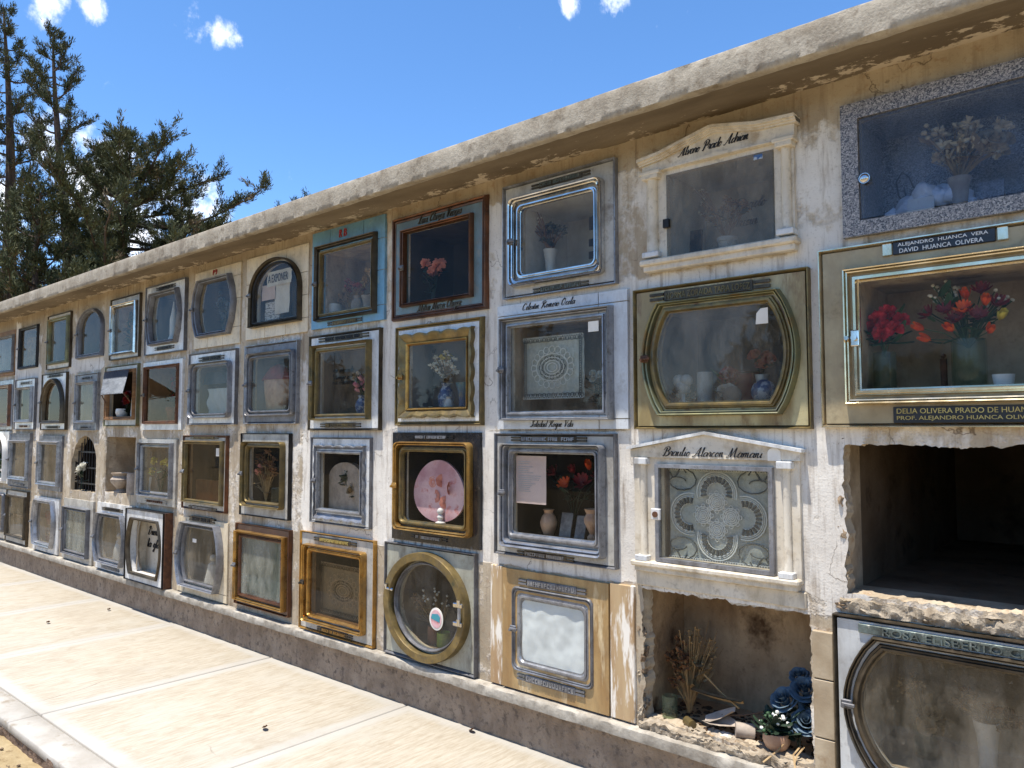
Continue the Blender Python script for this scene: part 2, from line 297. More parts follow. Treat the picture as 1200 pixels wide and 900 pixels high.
def glass(name, dust, tint, dcol, rough=.02, refl=1.0):
    m, nt, b, o = new_mat(name)
    nt.nodes.remove(b)
    tr = N(nt, 'ShaderNodeBsdfTransparent'); tr.inputs[0].default_value = tint + (1,)
    df = N(nt, 'ShaderNodeBsdfDiffuse'); df.inputs[0].default_value = lin(dcol)
    gl = N(nt, 'ShaderNodeBsdfGlossy'); gl.inputs['Roughness'].default_value = rough
    fr = N(nt, 'ShaderNodeFresnel'); fr.inputs['IOR'].default_value = 1.5
    d = math_(nt, 'ADD', remap(nt, noise_tex(nt, 3.2, 7, .7, (1.5, 1, .6)), .40, .72, dust * .2, dust * 2.2), remap(nt, noise_tex(nt, 60, 4, .7), .60, .74, 0, dust * 1.4))
    m1 = N(nt, 'ShaderNodeMixShader'); nt.links.new(d, m1.inputs[0]); nt.links.new(tr.outputs[0], m1.inputs[1]); nt.links.new(df.outputs[0], m1.inputs[2])
    m2 = N(nt, 'ShaderNodeMixShader'); nt.links.new(math_(nt, 'MULTIPLY', math_(nt, 'MULTIPLY', fr.outputs[0], refl), math_(nt, 'SUBTRACT', 1, N(nt, 'ShaderNodeNewGeometry').outputs['Backfacing'])), m2.inputs[0]); nt.links.new(m1.outputs[0], m2.inputs[1]); nt.links.new(gl.outputs[0], m2.inputs[2])
    wn = noise_tex(nt, 1.7, 2, .5)
    bp = N(nt, 'ShaderNodeBump'); bp.inputs['Strength'].default_value = .06; bp.inputs['Distance'].default_value = .01
    nt.links.new(wn, bp.inputs['Height']); nt.links.new(bp.outputs[0], gl.inputs['Normal'])
    nt.links.new(m2.outputs[0], o.inputs['Surface']); MATS[name] = m
glass('glass', .06, (.90, .90, .88), (156, 148, 136), .02, .5)
glass('glass_clean', .008, (.94, .94, .93), (150, 142, 130), .02, .28)
glass('glass_dusty', .16, (.86, .86, .84), (150, 140, 124), .02, .6)
glass('glass_veiled', .40, (.8, .82, .8), (150, 150, 138), .02, .6)
glass('glass_blue', .07, (.80, .84, .90), (120, 128, 142), .02, .7)
glass('glass_brown', .04, (.78, .70, .60), (120, 106, 86), .02, .5)

def mk_foliage(name, a, b_, c):
    m, nt, b, o = new_mat(name)
    at = N(nt, 'ShaderNodeAttribute', attribute_name='tone')
    col = mixrgb(nt, remap(nt, at.outputs['Fac'], 0, .6), lin(a), lin(b_))
    col = mixrgb(nt, remap(nt, at.outputs['Fac'], .72, 1), col, lin(c))
    nt.links.new(col, b.inputs['Base Color']); b.inputs['Roughness'].default_value = .75; b.inputs['Specular IOR Level'].default_value = .25
    MATS[name] = m
mk_foliage('cypress_leaf', (44, 50, 32), (82, 84, 52), (108, 90, 66))
mk_foliage('wood_leaf', (52, 60, 38), (84, 88, 54), (100, 84, 58))

# ------------------------------------------------------------------ mesh builder
class MB:
    def __init__(s): s.v = []; s.f = []
    def add(s, vs, fs):
        o = len(s.v); s.v += [tuple(v) for v in vs]; s.f += [tuple(i + o for i in f) for f in fs]
    def box(s, x0, x1, y0, y1, z0, z1, bev=0):
        if bev and min(x1 - x0, y1 - y0, z1 - z0) > 2.2 * bev:
            b = bev; vs = []
            for (X, x_) in ((x0, x0 + b), (x1, x1 - b)):
                for (Y, y_) in ((y0, y0 + b), (y1, y1 - b)):
                    for (Z, z_) in ((z0, z0 + b), (z1, z1 - b)):
                        vs += [(X, y_, z_), (x_, Y, z_), (x_, y_, Z)]
            bm = bmesh.new()
            for v in vs: bm.verts.new(v)
            bmesh.ops.convex_hull(bm, input=bm.verts); bm.verts.index_update()
            s.add([v.co for v in bm.verts], [[v.index for v in f.verts] for f in bm.faces]); bm.free(); return
        vs = [(x, y, z) for x in (x0, x1) for y in (y0, y1) for z in (z0, z1)]
        s.add(vs, [(0, 1, 3, 2), (4, 6, 7, 5), (0, 4, 5, 1), (2, 3, 7, 6), (0, 2, 6, 4), (1, 5, 7, 3)])
    def loops(s, ls, close=False, cap0=False, cap1=False):
        n = len(ls[0]); o = len(s.v)
        for l in ls: s.v += [tuple(p) for p in l]
        m = len(ls)
        for i in range(m if close else m - 1):
            j = (i + 1) % m
            for k in range(n):
                k2 = (k + 1) % n
                s.f.append((o + i * n + k, o + i * n + k2, o + j * n + k2, o + j * n + k))
        if cap0: s.f.append(tuple(o + k for k in range(n))[::-1])
        if cap1: s.f.append(tuple(o + (m - 1) * n + k for k in range(n)))
    def prism(s, loop, y0, y1):
        s.loops([[(x, y0, z) for x, z in loop], [(x, y1, z) for x, z in loop]], cap0=True, cap1=True)
    def tube(s, path, r, n=6, taper=None):
        path = [Vector(p) for p in path]; ls = []
        for i, p in enumerate(path):
            t = (path[min(i + 1, len(path) - 1)] - path[max(i - 1, 0)])
            t = t.normalized() if t.length > 1e-9 else Vector((0, 0, 1))
            a = t.orthogonal().normalized() if i == 0 else (a - t * a.dot(t)).normalized()
            b = t.cross(a)
            rr = r if taper is None else r + (taper - r) * i / (len(path) - 1)
            ls.append([p + (a * math.cos(2 * math.pi * k / n) + b * math.sin(2 * math.pi * k / n)) * rr for k in range(n)])
        s.loops(ls, cap0=True, cap1=True)
    def lathe(s, c, prof, n=16, cap=True):
        c = Vector(c)
        s.loops([[(c.x + r * math.cos(2 * math.pi * k / n), c.y + r * math.sin(2 * math.pi * k / n), c.z + z) for k in range(n)] for r, z in prof], cap0=cap, cap1=cap)
    def ico(s, c, r, sub=1, jit=0, sc=(1, 1, 1), seed=0):
        bm = bmesh.new(); bmesh.ops.create_icosphere(bm, subdivisions=sub, radius=1)
        vs = []
        for v in bm.verts:
            k = 1 + jit * noise.noise(v.co * 1.7 + Vector((seed * 3.1, seed, 0)))
            vs.append((c[0] + v.co.x * r * sc[0] * k, c[1] + v.co.y * r * sc[1] * k, c[2] + v.co.z * r * sc[2] * k))
        s.add(vs, [[v.index for v in f.verts] for f in bm.faces]); bm.free()
    def mesh(s, name, mat, org=(0, 0, 0), smooth=True, ang=35, fix=True):
        me = bpy.data.meshes.new(name)
        o = Vector(org); me.from_pydata([(v[0] - o.x, v[1] - o.y, v[2] - o.z) for v in s.v], [], s.f)
        if fix:
            bm = bmesh.new(); bm.from_mesh(me); bmesh.ops.recalc_face_normals(bm, faces=bm.faces); bm.to_mesh(me); bm.free()
        if smooth:
            me.polygons.foreach_set('use_smooth', [True] * len(me.polygons)); me.set_sharp_from_angle(angle=R(ang))
        me.materials.append(MATS[mat] if isinstance(mat, str) else mat)
        return me
    def build(s, name, mat, parent=None, smooth=True, ang=35, fix=True):
        org = (0, 0, 0)
        p = parent
        while p is not None: org = tuple(Vector(org) + p.location); p = p.parent
        me = s.mesh(name, mat, org, smooth, ang, fix)
        ob = bpy.data.objects.new(name, me); COL.objects.link(ob); ob.parent = parent
        return ob
def tag(o, label=None, cat=None, group=None, kind=None):
    if label: o['label'] = label
    if cat: o['category'] = cat
    if group: o['group'] = group
    if kind: o['kind'] = kind
    return o
def thing(name, label, cat, loc, group=None):
    o = bpy.data.objects.new(name, None); COL.objects.link(o); o.location = loc; o.empty_display_size = .1
    return tag(o, label, cat, group)
def solo(mb, name, mat, label, cat, org, group=None, smooth=True, ang=35):
    me = mb.mesh(name, mat, org, smooth, ang); o = bpy.data.objects.new(name, me); COL.objects.link(o); o.location = org
    return tag(o, label, cat, group)

# ------------------------------------------------------------------ 2D shapes in the wall plane, (x, z); matching vertices for matching kinds
def shp(kind, r, a=None):
    x0, x1, z0, z1 = r; cx, cz = (x0 + x1) / 2, (z0 + z1) / 2; w, h = x1 - x0, z1 - z0
    if kind == 'rect': return [(x0, z0), (x1, z0), (x1, z1), (x0, z1)]
    if kind == 'rrect':
        q = a if a else .03; pts = []
        for (ax, az, s) in ((x1 - q, z0 + q, -90), (x1 - q, z1 - q, 0), (x0 + q, z1 - q, 90), (x0 + q, z0 + q, 180)):
            for k in range(6): t = R(s + 18 * k); pts.append((ax + q * math.cos(t), az + q * math.sin(t)))
        return pts
    if kind == 'barrel':
        b = (a if a else .11) * w; pts = []
        for k in range(13): t = k / 12; pts.append((x1 - b + b * math.sin(math.pi * t) ** .8, z0 + h * t))
        for k in range(13): t = k / 12; pts.append((x0 + b - b * math.sin(math.pi * t) ** .8, z1 - h * t))
        return pts
    if kind == 'hexbarrel':
        b = (a if a else .12) * w
        return [(x1 - b, z0), (x1 - b * .35, z0 + h * .22), (x1, z0 + h * .5), (x1 - b * .35, z0 + h * .78), (x1 - b, z1),
                (x0 + b, z1), (x0 + b * .35, z0 + h * .78), (x0, z0 + h * .5), (x0 + b * .35, z0 + h * .22), (x0 + b, z0)]
    if kind == 'arch':
        s = (a if a else .45) * h; pts = [(x0, z0), (x1, z0)]
        for k in range(21): t = math.pi * k / 20; pts.append((cx + w / 2 * math.cos(t), z1 - s + s * math.sin(t)))
        return pts
    if kind == 'circle': return [(cx + w / 2 * math.cos(t), cz + h / 2 * math.sin(t)) for t in (2 * math.pi * k / 56 for k in range(56))]
    if kind == 'wavy':
        pts = []; am = a if a is not None else .014
        for (p, q, nx, nz, L) in (((x0, z0), (x1, z0), 0, -1, w), ((x1, z0), (x1, z1), 1, 0, h), ((x1, z1), (x0, z1), 0, 1, w), ((x0, z1), (x0, z0), -1, 0, h)):
            for k in range(32):
                t = k / 32; wv = am * (abs(math.sin(math.pi * 5 * t)) - 1) if 0 < k < 32 else 0
                if k == 0: wv = 0
                pts.append((p[0] + (q[0] - p[0]) * t + nx * wv, p[1] + (q[1] - p[1]) * t + nz * wv))
        return pts
def lerp2(a, b, t): return [(p[0] + (q[0] - p[0]) * t, p[1] + (q[1] - p[1]) * t) for p, q in zip(a, b)]
def at_y(l, y): return [(p[0], y, p[1]) for p in l]
PROF = {'round': [(t / 8, -math.sin(math.pi * t / 8)) for t in range(9)],
        'flat': [(0, 0), (0, -.9), (.06, -1), (.94, -1), (1, -.9), (1, 0)],
        'step': [(0, 0), (0, -.55), (.1, -.7), (.3, -.7), (.36, -1), (.62, -1), (.72, -.8), (.8, -.45), (1, -.4), (1, 0)],
        'ogee': [(0, 0), (0, -.4), (.12, -.85), (.25, -1), (.42, -.92), (.5, -.62), (.62, -.58), (.68, -.8), (.85, -.75), (1, -.3), (1, 0)],
        'bevel': [(0, 0), (0, -1), (.25, -1), (1, -.35), (1, 0)]}
def moulding(mb, lo, li, yb, h, prof='ogee'):
    ls = [at_y(lerp2(lo, li, t), yb + h * y) for t, y in PROF[prof]]
    mb.loops(ls, close=True)
def inset(r, d): return (r[0] + d, r[1] - d, r[2] + d, r[3] - d)
def ray_poly(c, ang, poly):
    dx, dz = math.cos(ang), math.sin(ang); best = None
    for (ax, az), (bx, bz) in zip(poly, poly[1:] + poly[:1]):
        ex, ez = bx - ax, bz - az; den = dx * ez - dz * ex
        if abs(den) < 1e-12: continue
        t = ((ax - c[0]) * ez - (az - c[1]) * ex) / den; u = ((ax - c[0]) * dz - (az - c[1]) * dx) / den
        if t > 0 and -1e-6 <= u <= 1 + 1e-6 and (best is None or t > best): best = t
    best = best or .01
    return (c[0] + dx * best, c[1] + dz * best)
def holed(mb, rect, hole, y0, y1, n=40):
    """slab with the outline rect and an opening; y0 back, y1 front (smaller)"""
    c = (sum(p[0] for p in hole) / len(hole), sum(p[1] for p in hole) / len(hole))
    orc = shp('rect', rect)
    an = sorted(set(round(math.atan2(p[1] - c[1], p[0] - c[0]), 5) for p in orc + hole) | set(round(-math.pi + 2 * math.pi * k / n, 5) for k in range(n)))
    lo = [ray_poly(c, a, orc) for a in an]; li = [ray_poly(c, a, hole) for a in an]
    mb.loops([at_y(lo, y0), at_y(lo, y1), at_y(li, y1), at_y(li, y0)], close=True)

# ------------------------------------------------------------------ lettering
def text_mesh(s, mat, width=None, height=None, shear=0, ext=.0015, align='CENTER', space=1.0):
    cu = bpy.data.curves.new('lettering', 'FONT'); cu.body = s; cu.align_x = align; cu.align_y = 'CENTER'; cu.shear = shear; cu.extrude = ext * 20; cu.space_character = space
    cu.resolution_u = 3; cu.size = 1
    ob = bpy.data.objects.new('tmp', cu); COL.objects.link(ob)
    dg = bpy.context.evaluated_depsgraph_get(); me = bpy.data.meshes.new_from_object(ob.evaluated_get(dg))
    bpy.data.objects.remove(ob); bpy.data.curves.remove(cu)
    n = len(me.vertices); co = np.empty(n * 3); me.vertices.foreach_get('co', co); co = co.reshape(-1, 3)
    w = np.ptp(co[:, 0]); h = np.ptp(co[:, 1]); c = (co.max(0) + co.min(0)) / 2
    co -= c; sx = (width / w) if width else height / h; sz = (height / h) if height else sx
    o = np.empty_like(co); o[:, 0] = co[:, 0] * sx; o[:, 2] = co[:, 1] * sz; o[:, 1] = -co[:, 2] / (ext * 20) * ext
    me.vertices.foreach_set('co', o.ravel()); me.materials.clear(); me.materials.append(MATS[mat]); me.update()
    return me
def put_text(s, mat, x, z, y, width, height, parent, shear=0, ext=.0015, rot=0):
    me = text_mesh(s, mat, width, height, shear, ext); ob = bpy.data.objects.new('lettering', me); COL.objects.link(ob)
    p = parent; off = Vector((0, 0, 0))
    while p is not None: off += p.location; p = p.parent
    ob.parent = parent; ob.location = Vector((x, y, z)) - off
    if rot: ob.rotation_euler.y = rot
    return ob
GL = {'a': (1.2, [[(.95, .8), (.55, 1), (.12, .6), (.2, .05), (.55, .05), (.9, .6), (1, 1), (.93, .4), (1.02, .02), (1.25, .2)]]),
 'b': (1.1, [[(0, .2), (.4, 1), (.55, 1.9), (.35, 2), (.2, 1), (.25, .1), (.6, .02), (.85, .5), (.7, .9), (1.15, .8)]]),
 'c': (.95, [[(.85, .8), (.6, 1), (.2, .7), (.2, .15), (.55, 0), (.98, .25)]]),
 'd': (1.25, [[(.9, .8), (.5, 1), (.12, .55), (.25, .02), (.6, .1), (.95, .8), (1.15, 2), (.98, .5), (1.05, .02), (1.3, .2)]]),
 'e': (.9, [[(.1, .4), (.6, .6), (.65, .95), (.4, 1), (.15, .5), (.3, .02), (.6, .02), (.95, .25)]]),
 'g': (1.15, [[(.9, .8), (.5, 1), (.15, .55), (.3, .05), (.65, .2), (.95, 1), (.85, -.5), (.5, -1), (.25, -.7), (.7, -.2), (1.2, .2)]]),
 'h': (1.2, [[(0, .2), (.45, 1.2), (.55, 2), (.35, 2), (.25, .9), (.2, 0)], [(.2, .1), (.45, .8), (.75, 1), (.8, .5), (.78, .1), (.95, 0), (1.25, .2)]]),
 'i': (.6, [[(0, .2), (.3, 1), (.25, .3), (.35, .02), (.62, .2)], [(.42, 1.45), (.48, 1.5)]]),
 'l': (.65, [[(0, .2), (.45, 1.3), (.5, 2), (.3, 1.9), (.2, .8), (.25, .1), (.42, .02), (.68, .2)]]),
 'm': (1.75, [[(0, .6), (.2, 1), (.2, 0)], [(.2, .2), (.45, .9), (.7, 1), (.72, 0)], [(.72, .2), (.98, .9), (1.22, 1), (1.22, .2), (1.4, 0), (1.78, .2)]]),
 'n': (1.2, [[(0, .6), (.2, 1), (.2, 0)], [(.2, .2), (.45, .9), (.7, 1), (.7, .2), (.88, 0), (1.22, .2)]]),
 'o': (1.0, [[(.6, 1), (.2, .7), (.15, .2), (.45, 0), (.8, .4), (.7, .9), (.55, .95), (.8, .75), (1.05, .8)]]),
 'p': (1.1, [[(0, .5), (.25, 1), (.15, -.9)], [(.2, .4), (.5, 1), (.85, .7), (.7, .1), (.35, .05)]]),
 'q': (1.1, [[(.9, .8), (.5, 1), (.15, .55), (.3, .05), (.65, .2), (.95, 1), (.85, -.9), (1.0, -.8), (1.15, .1)]]),
 'r': (.85, [[(0, .3), (.25, 1.1), (.4, .9), (.65, .92), (.55, .3), (.65, .02), (.88, .2)]]),
 's': (.8, [[(0, .2), (.45, 1.05), (.6, .5), (.45, .05), (.15, .15)], [(.45, .05), (.82, .25)]]),
 't': (.7, [[(0, .2), (.4, 1.6), (.28, .3), (.4, .02), (.72, .2)], [(.08, 1.1), (.65, 1.15)]]),
 'u': (1.2, [[(0, .4), (.2, 1), (.18, .2), (.4, 0), (.75, .4), (.9, 1), (.85, .3), (.98, .02), (1.22, .2)]]),
 'v': (1.0, [[(0, .6), (.2, 1), (.3, .4), (.4, 0), (.75, .6), (.8, 1), (1.05, .85)]]),
 'z': (1.0, [[(.1, .85), (.8, 1), (.15, .05), (.9, .05)]]), 'y': (1.1, [[(0, .6), (.2, 1), (.3, .3), (.6, .2), (.9, 1), (.6, -.8), (.3, -.9), (.5, -.3), (1.1, .2)]]),
 'A': (2.1, [[(-.1, .1), (.2, -.05), (.7, .6), (1.55, 2.1), (1.45, .6), (1.6, 0), (2.0, .3)], [(.55, .75), (1.1, .65), (1.75, .85)]]),
 'P': (1.7, [[(.75, 1.9), (.6, .8), (.3, -.05), (0, .15)], [(0, 1.3), (.25, 1.9), (1.0, 2.15), (1.6, 1.75), (1.3, 1.0), (.75, .95)]]),
 'B': (1.9, [[(.75, 1.9), (.6, .8), (.3, -.05), (0, .15)], [(0, 1.3), (.25, 1.9), (1.0, 2.15), (1.55, 1.75), (1.2, 1.15), (.8, 1.1), (1.5, .95), (1.6, .3), (1.0, -.05), (.6, .1)]]),
 'M': (2.6, [[(-.1, .15), (.2, 0), (.5, .8), (.75, 2), (.85, .9), (.95, .05), (1.4, 1.2), (1.8, 2.1), (1.8, .8), (1.95, 0), (2.45, .3)]]),
 'C': (1.7, [[(1.3, 1.5), (1.4, 1.95), (.9, 2.05), (.3, 1.4), (.25, .5), (.7, 0), (1.4, .3)]]),
 'R': (2.0, [[(.75, 1.9), (.6, .8), (.3, -.05), (0, .15)], [(0, 1.3), (.25, 1.9), (1.0, 2.15), (1.55, 1.75), (1.2, 1.1), (.8, 1.05), (1.3, .5), (1.6, 0), (2.0, .25)]]),
 'O': (1.9, [[(1.0, 2.1), (.4, 1.6), (.25, .6), (.7, 0), (1.3, .4), (1.5, 1.4), (1.1, 2.05), (.8, 1.7), (1.5, 1.6)]]),
 'S': (1.6, [[(-.1, .2), (.4, .1), (.95, 1.0), (1.3, 1.9), (1.0, 2.1), (.65, 1.6), (1.1, .9), (.9, .1), (.3, .0), (.1, .4)]]),
 'V': (1.8, [[(0, 1.6), (.35, 2.05), (.55, 1.2), (.7, 0), (1.2, 1.0), (1.5, 1.9), (1.8, 2.1)]]),
 'L': (1.6, [[(1.2, 1.7), (1.1, 2.05), (.75, 1.6), (.55, .5), (.1, .1), (.4, .1), (.9, 0), (1.5, .3)]]),
 'N': (2.0, [[(-.1, .1), (.2, 0), (.6, 1.0), (.75, 2), (1.0, 1.0), (1.3, 0), (1.6, 1.2), (2.0, 2.1)]]),
 'Q': (1.9, [[(1.0, 2.1), (.4, 1.6), (.25, .6), (.7, 0), (1.3, .4), (1.5, 1.4), (1.0, 2.1)], [(.8, .4), (1.3, 0), (1.8, .1)]]),
 'E': (1.5, [[(1.2, 1.8), (.8, 2.1), (.4, 1.6), (.8, 1.15), (.3, .7), (.3, .1), (.8, 0), (1.4, .3)]]),
 'D': (2.0, [[(.7, 1.9), (.55, .8), (.3, .05), (.9, 0), (1.6, .7), (1.5, 1.7), (.8, 2.1), (.1, 1.7)]]),
 '.': (.5, [[(.2, 0), (.25, .06)]]), ' ': (.9, [])}
def crom(pts, n=5):
    P_ = [pts[0]] + pts + [pts[-1]]; r = []
    for i in range(1, len(P_) - 2):
        p0, p1, p2, p3 = P_[i - 1:i + 3]
        for k in range(n):
            t = k / n; r.append(tuple(.5 * (2 * p1[j] + (p2[j] - p0[j]) * t + (2 * p0[j] - 5 * p1[j] + 4 * p2[j] - p3[j]) * t * t + (3 * p1[j] - p0[j] - 3 * p2[j] + p3[j]) * t ** 3) for j in (0, 1)))
    return r + [pts[-1]]
def script(text, mat, x, z, y, width, xh, parent, pen=.17, ext=.0012, slant=.38):
    """handwriting drawn with a broad pen; x, z is the middle of the line, xh the height of small letters"""
    W = sum(GL[c][0] for c in text); k = width / W; mb = MB(); cx = 0; hy = xh / k
    for c in text:
        w, st = GL[c]; cap = c.isupper()
        for s_ in st:
            q = [(cx + p[0] + slant * p[1] * hy, p[1] * hy) for p in crom(s_)]
            L_, R_ = [], []
            for i, p in enumerate(q):
                a = q[max(0, i - 1)]; b = q[min(len(q) - 1, i + 1)]; dx, dz = b[0] - a[0], b[1] - a[1]; l = math.hypot(dx, dz) + 1e-9; dx, dz = dx / l, dz / l
                th = pen * (.28 + (1.0 if cap else .8) * max(0, -dz * .9 - dx * .25)) if i not in (0, len(q) - 1) else pen * .25
                L_.append((p[0] - dz * th, p[1] + dx * th)); R_.append((p[0] + dz * th, p[1] - dx * th))
            n = len(q); vs_ = [(x - width / 2 + v[0] * k, y - ext, z - xh * .5 + v[1] * k) for v in L_ + R_]; vs_ += [(v[0], y + ext, v[2]) for v in vs_]
            fs_ = []
            for i in range(n - 1): fs_ += [(i, i + 1, n + i + 1, n + i), (2 * n + i, 3 * n + i, 3 * n + i + 1, 2 * n + i + 1), (i, 2 * n + i, 2 * n + i + 1, i + 1), (n + i, n + i + 1, 3 * n + i + 1, 3 * n + i)]
            mb.add(vs_, fs_)
        cx += w
    return mb.build('lettering', mat, parent, smooth=False)
def blind_letters(mb, x0, x1, z0, z1, y, rng, d=.004):
    """worn cast letters that can no longer be read"""
    x = x0; h = z1 - z0
    while x < x1 - .006:
        w = rng.uniform(.5, .75) * h
        if rng.random() < .12: x += w; continue
        k = rng.randrange(4); t = .22 * h
        mb.box(x, x + t, y - d, y, z0, z1)
        if k in (0, 2): mb.box(x + t, x + w, y - d, y, z1 - t, z1)
        if k in (0, 1): mb.box(x + t, x + w, y - d, y, z0, z0 + t)
        if k in (1, 3): mb.box(x + w - t, x + w, y - d, y, z0 + (t if k == 1 else 0), z1)
        if k in (2, 3): mb.box(x + t, x + w - (t if k == 3 else 0), y - d, y, (z0 + z1) / 2 - t / 2, (z0 + z1) / 2 + t / 2)
        x += w + .22 * h

# ================================================================== ground
mb = MB(); xs = [-400, -60, -24, -16, -12, -9, -7, -6, -5, -4, -3, -2, -1, 0, 2, 6, 20, 60, 400]; ys = [-400, -80, -30, -12, -7, -5, -4, -3, -2.5, -2, -1.6, 2.6, 6, 14, 40, 100, 400]
mb.add([(x, y, -.095 + (.012 * noise.noise(Vector((x, y, 0))) if abs(x) < 20 and -8 < y < -1.7 else 0)) for x in xs for y in ys],
       [(i * len(ys) + j, (i + 1) * len(ys) + j, (i + 1) * len(ys) + j + 1, i * len(ys) + j + 1) for i in range(len(xs) - 1) for j in range(len(ys) - 1)])
tag(mb.build('ground', 'dirt'), kind='structure')
mb = MB(); rng = random.Random(3)
for i in range(900):
    x = rng.uniform(-7.5, -2.5); y = rng.uniform(-2.7, -1.66); r = rng.uniform(.003, .011)
    mb.ico((x, y, -.09 + r * .3), r, 1, .5, (1, 1, .7), i)
tag(mb.build('gravel', 'rubble_dark'), 'small loose stones on the dirt beside the walkway edge', 'gravel', kind='stuff')

# walkway: concrete bed, broom-finished panels, white edge strip
PX0, PX1 = -15.1, 3.8
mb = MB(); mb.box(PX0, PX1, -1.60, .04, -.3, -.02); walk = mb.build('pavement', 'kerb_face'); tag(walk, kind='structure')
def rough_edge_face(mb, x0, x1, y, z0, z1, amp, step=.03, f=9):
    n = int((x1 - x0) / step); m = 5
    vs = [(x0 + (x1 - x0) * i / n, y - abs(amp * noise.fractal(Vector((f * (x0 + (x1 - x0) * i / n), 3, f * (z0 + (z1 - z0) * j / m))), 1, 2, 3)) , z0 + (z1 - z0) * j / m) for i in range(n + 1) for j in range(m + 1)]
    mb.add(vs, [(i * (m + 1) + j, (i + 1) * (m + 1) + j, (i + 1) * (m + 1) + j + 1, i * (m + 1) + j + 1) for i in range(n) for j in range(m)])
J = -4.93; JX = [J + 1.455 * k for k in range(-7, 7)]
for a, b_ in zip(JX, JX[1:]):
    mb = MB(); mb.box(a + .006, b_ - .006, -1.446, .02, -.05, random.uniform(-.002, .002), .006)
    mb.build('paving_panel', 'paving', walk, ang=60)
    mb = MB(); mb.box(a + .001, b_ - .001, -1.612, -1.455, -.05, random.uniform(-.002, .002), .006)
    mb.build('edge_strip', 'kerb', walk, ang=60)
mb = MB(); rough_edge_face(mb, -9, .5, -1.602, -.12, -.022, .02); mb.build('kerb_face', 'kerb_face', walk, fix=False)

# ================================================================== niche wall
CB = [-.14, -1.02, -1.90, -2.765, -3.63, -4.48, -5.345, -6.215, -7.08, -7.92, -8.76, -9.70, -10.60, -11.45]
RZ = [2.97, 2.26, 1.60, .915, .275]
WX0, WX1 = -13.2, 1.62
def cell(k):
    c = ord(k[0]) - 65; r = int(k[1]) - 1
    return (CB[c + 1], CB[c], RZ[r + 1], RZ[r])
wall = thing('niche_wall', 'long weathered plaster burial wall with four rows of niches and concrete roof', 'wall', (-6, 0, 0))

FR = {}   # the niche fronts: filled below, used for the openings
def spec(k, **kw): FR[k] = kw
# --- column A (rightmost) .. M; all rectangles in metres on the wall plane (x0, x1, z0, z1)
spec('A1', S=(-.950, -.205, 2.335, 2.852), sm='granite', st=.03, shape='rect', F=None, G=(-.878, -.277, 2.402, 2.778), glass='glass_blue', rec='granite_blue', depth=.30, knob=(-.862, 2.545),
     label='grey speckled granite niche front with blue tinted pane, top right under the roof')
spec('A2', S=(-1.045, -.115, 1.612, 2.298), sm='bronze_panel', st=.025, trim='gold_pale', shape='rect', F=(-.953, -.207, 1.695, 2.212), fm='gold_pale', Dr=(-.922, -.238, 1.728, 2.182), dm='gold_pale', G=(-.898, -.262, 1.755, 2.157), glass='glass_clean', rec='recess', depth=.4,
     hm='chrome', label='large polished gold framed niche front with red and orange flowers inside')
spec('A4', S=(-1.022, -.125, .285, .912), sm='marble_pale', st=.03, trim='bronze_dark', shape='barrel', sa=.13, F=(-.988, -.16, .345, .852), fm='bronze_dark', Dr=(-.958, -.19, .368, .828), dm='bronze_dark', G=(-.925, -.223, .395, .800), glass='glass_dusty', rec='recess', depth=.4,
     label='dusty barrel-shaped bronze niche front at the lower right corner')
spec('B1', ped=True, shape='rect', G=(-1.711, -1.222, 2.380, 2.748), glass='glass_dusty', rec='recess_white', depth=.38, label='cream stone niche front with moulded pediment and columns, name in black script')
spec('B2', S=(-1.887, -1.086, 1.606, 2.244), sm='onyx_green', st=.025, trim='brass_old', shape='barrel', sa=.11, F=(-1.838, -1.123, 1.664, 2.170), fm='brass_green', Dr=(-1.798, -1.162, 1.696, 2.146), dm='brass_old', G=(-1.765, -1.192, 1.726, 2.118), glass='glass_dusty', rec='recess_grey', depth=.38,
     hm='rust', plates=[(-1.80, -1.24, 2.178, 2.222, 'bronze_dark', 'NORMA ZORAIDA TAPIA LOPEZ', 'brass_old')], label='olive brass barrel-shaped niche front on greenish onyx with dolls and vases inside')
spec('B3', ped=True, shape='rect', Dr=(-1.782, -1.243, 1.022, 1.452), dm='alu', G=(-1.762, -1.263, 1.040, 1.434), glass='glass', rec='recess', depth=.35, label='cream niche front with plain triangular pediment and white doily behind glass')
spec('C1', S=(-2.698, -1.985, 2.294, 2.900), sm='marble_grey', st=.02, trim='alu', shape='rrect', F=(-2.640, -2.047, 2.346, 2.820), fm='chrome', fh=.045, Dr=(-2.599, -2.086, 2.390, 2.784), dm='chrome', G=(-2.577, -2.108, 2.411, 2.764), glass='glass', rec='recess_white', depth=.4,
     plates=[(-2.50, -2.13, 2.845, 2.875, 'bronze_dark', None, 'verdigris'), (-2.49, -2.145, 2.302, 2.332, 'bronze_dark', None, 'verdigris')], label='polished steel niche front with rounded lower corners and a white vase inside')
spec('C2', S=(-2.745, -1.925, 1.605, 2.264), sm='tile_grey', st=.02, tiles=(1, [1.655, 2.205], [-2.09]), shape='rect', F=(-2.700, -2.002, 1.650, 2.190), fm='alu', fh=.045, Dr=(-2.672, -2.040, 1.675, 2.160), dm='alu', G=(-2.648, -2.066, 1.699, 2.137), glass='glass', rec='recess', depth=.35,
     label='grey tiled niche front with aluminium frame and a square lace cloth behind glass')
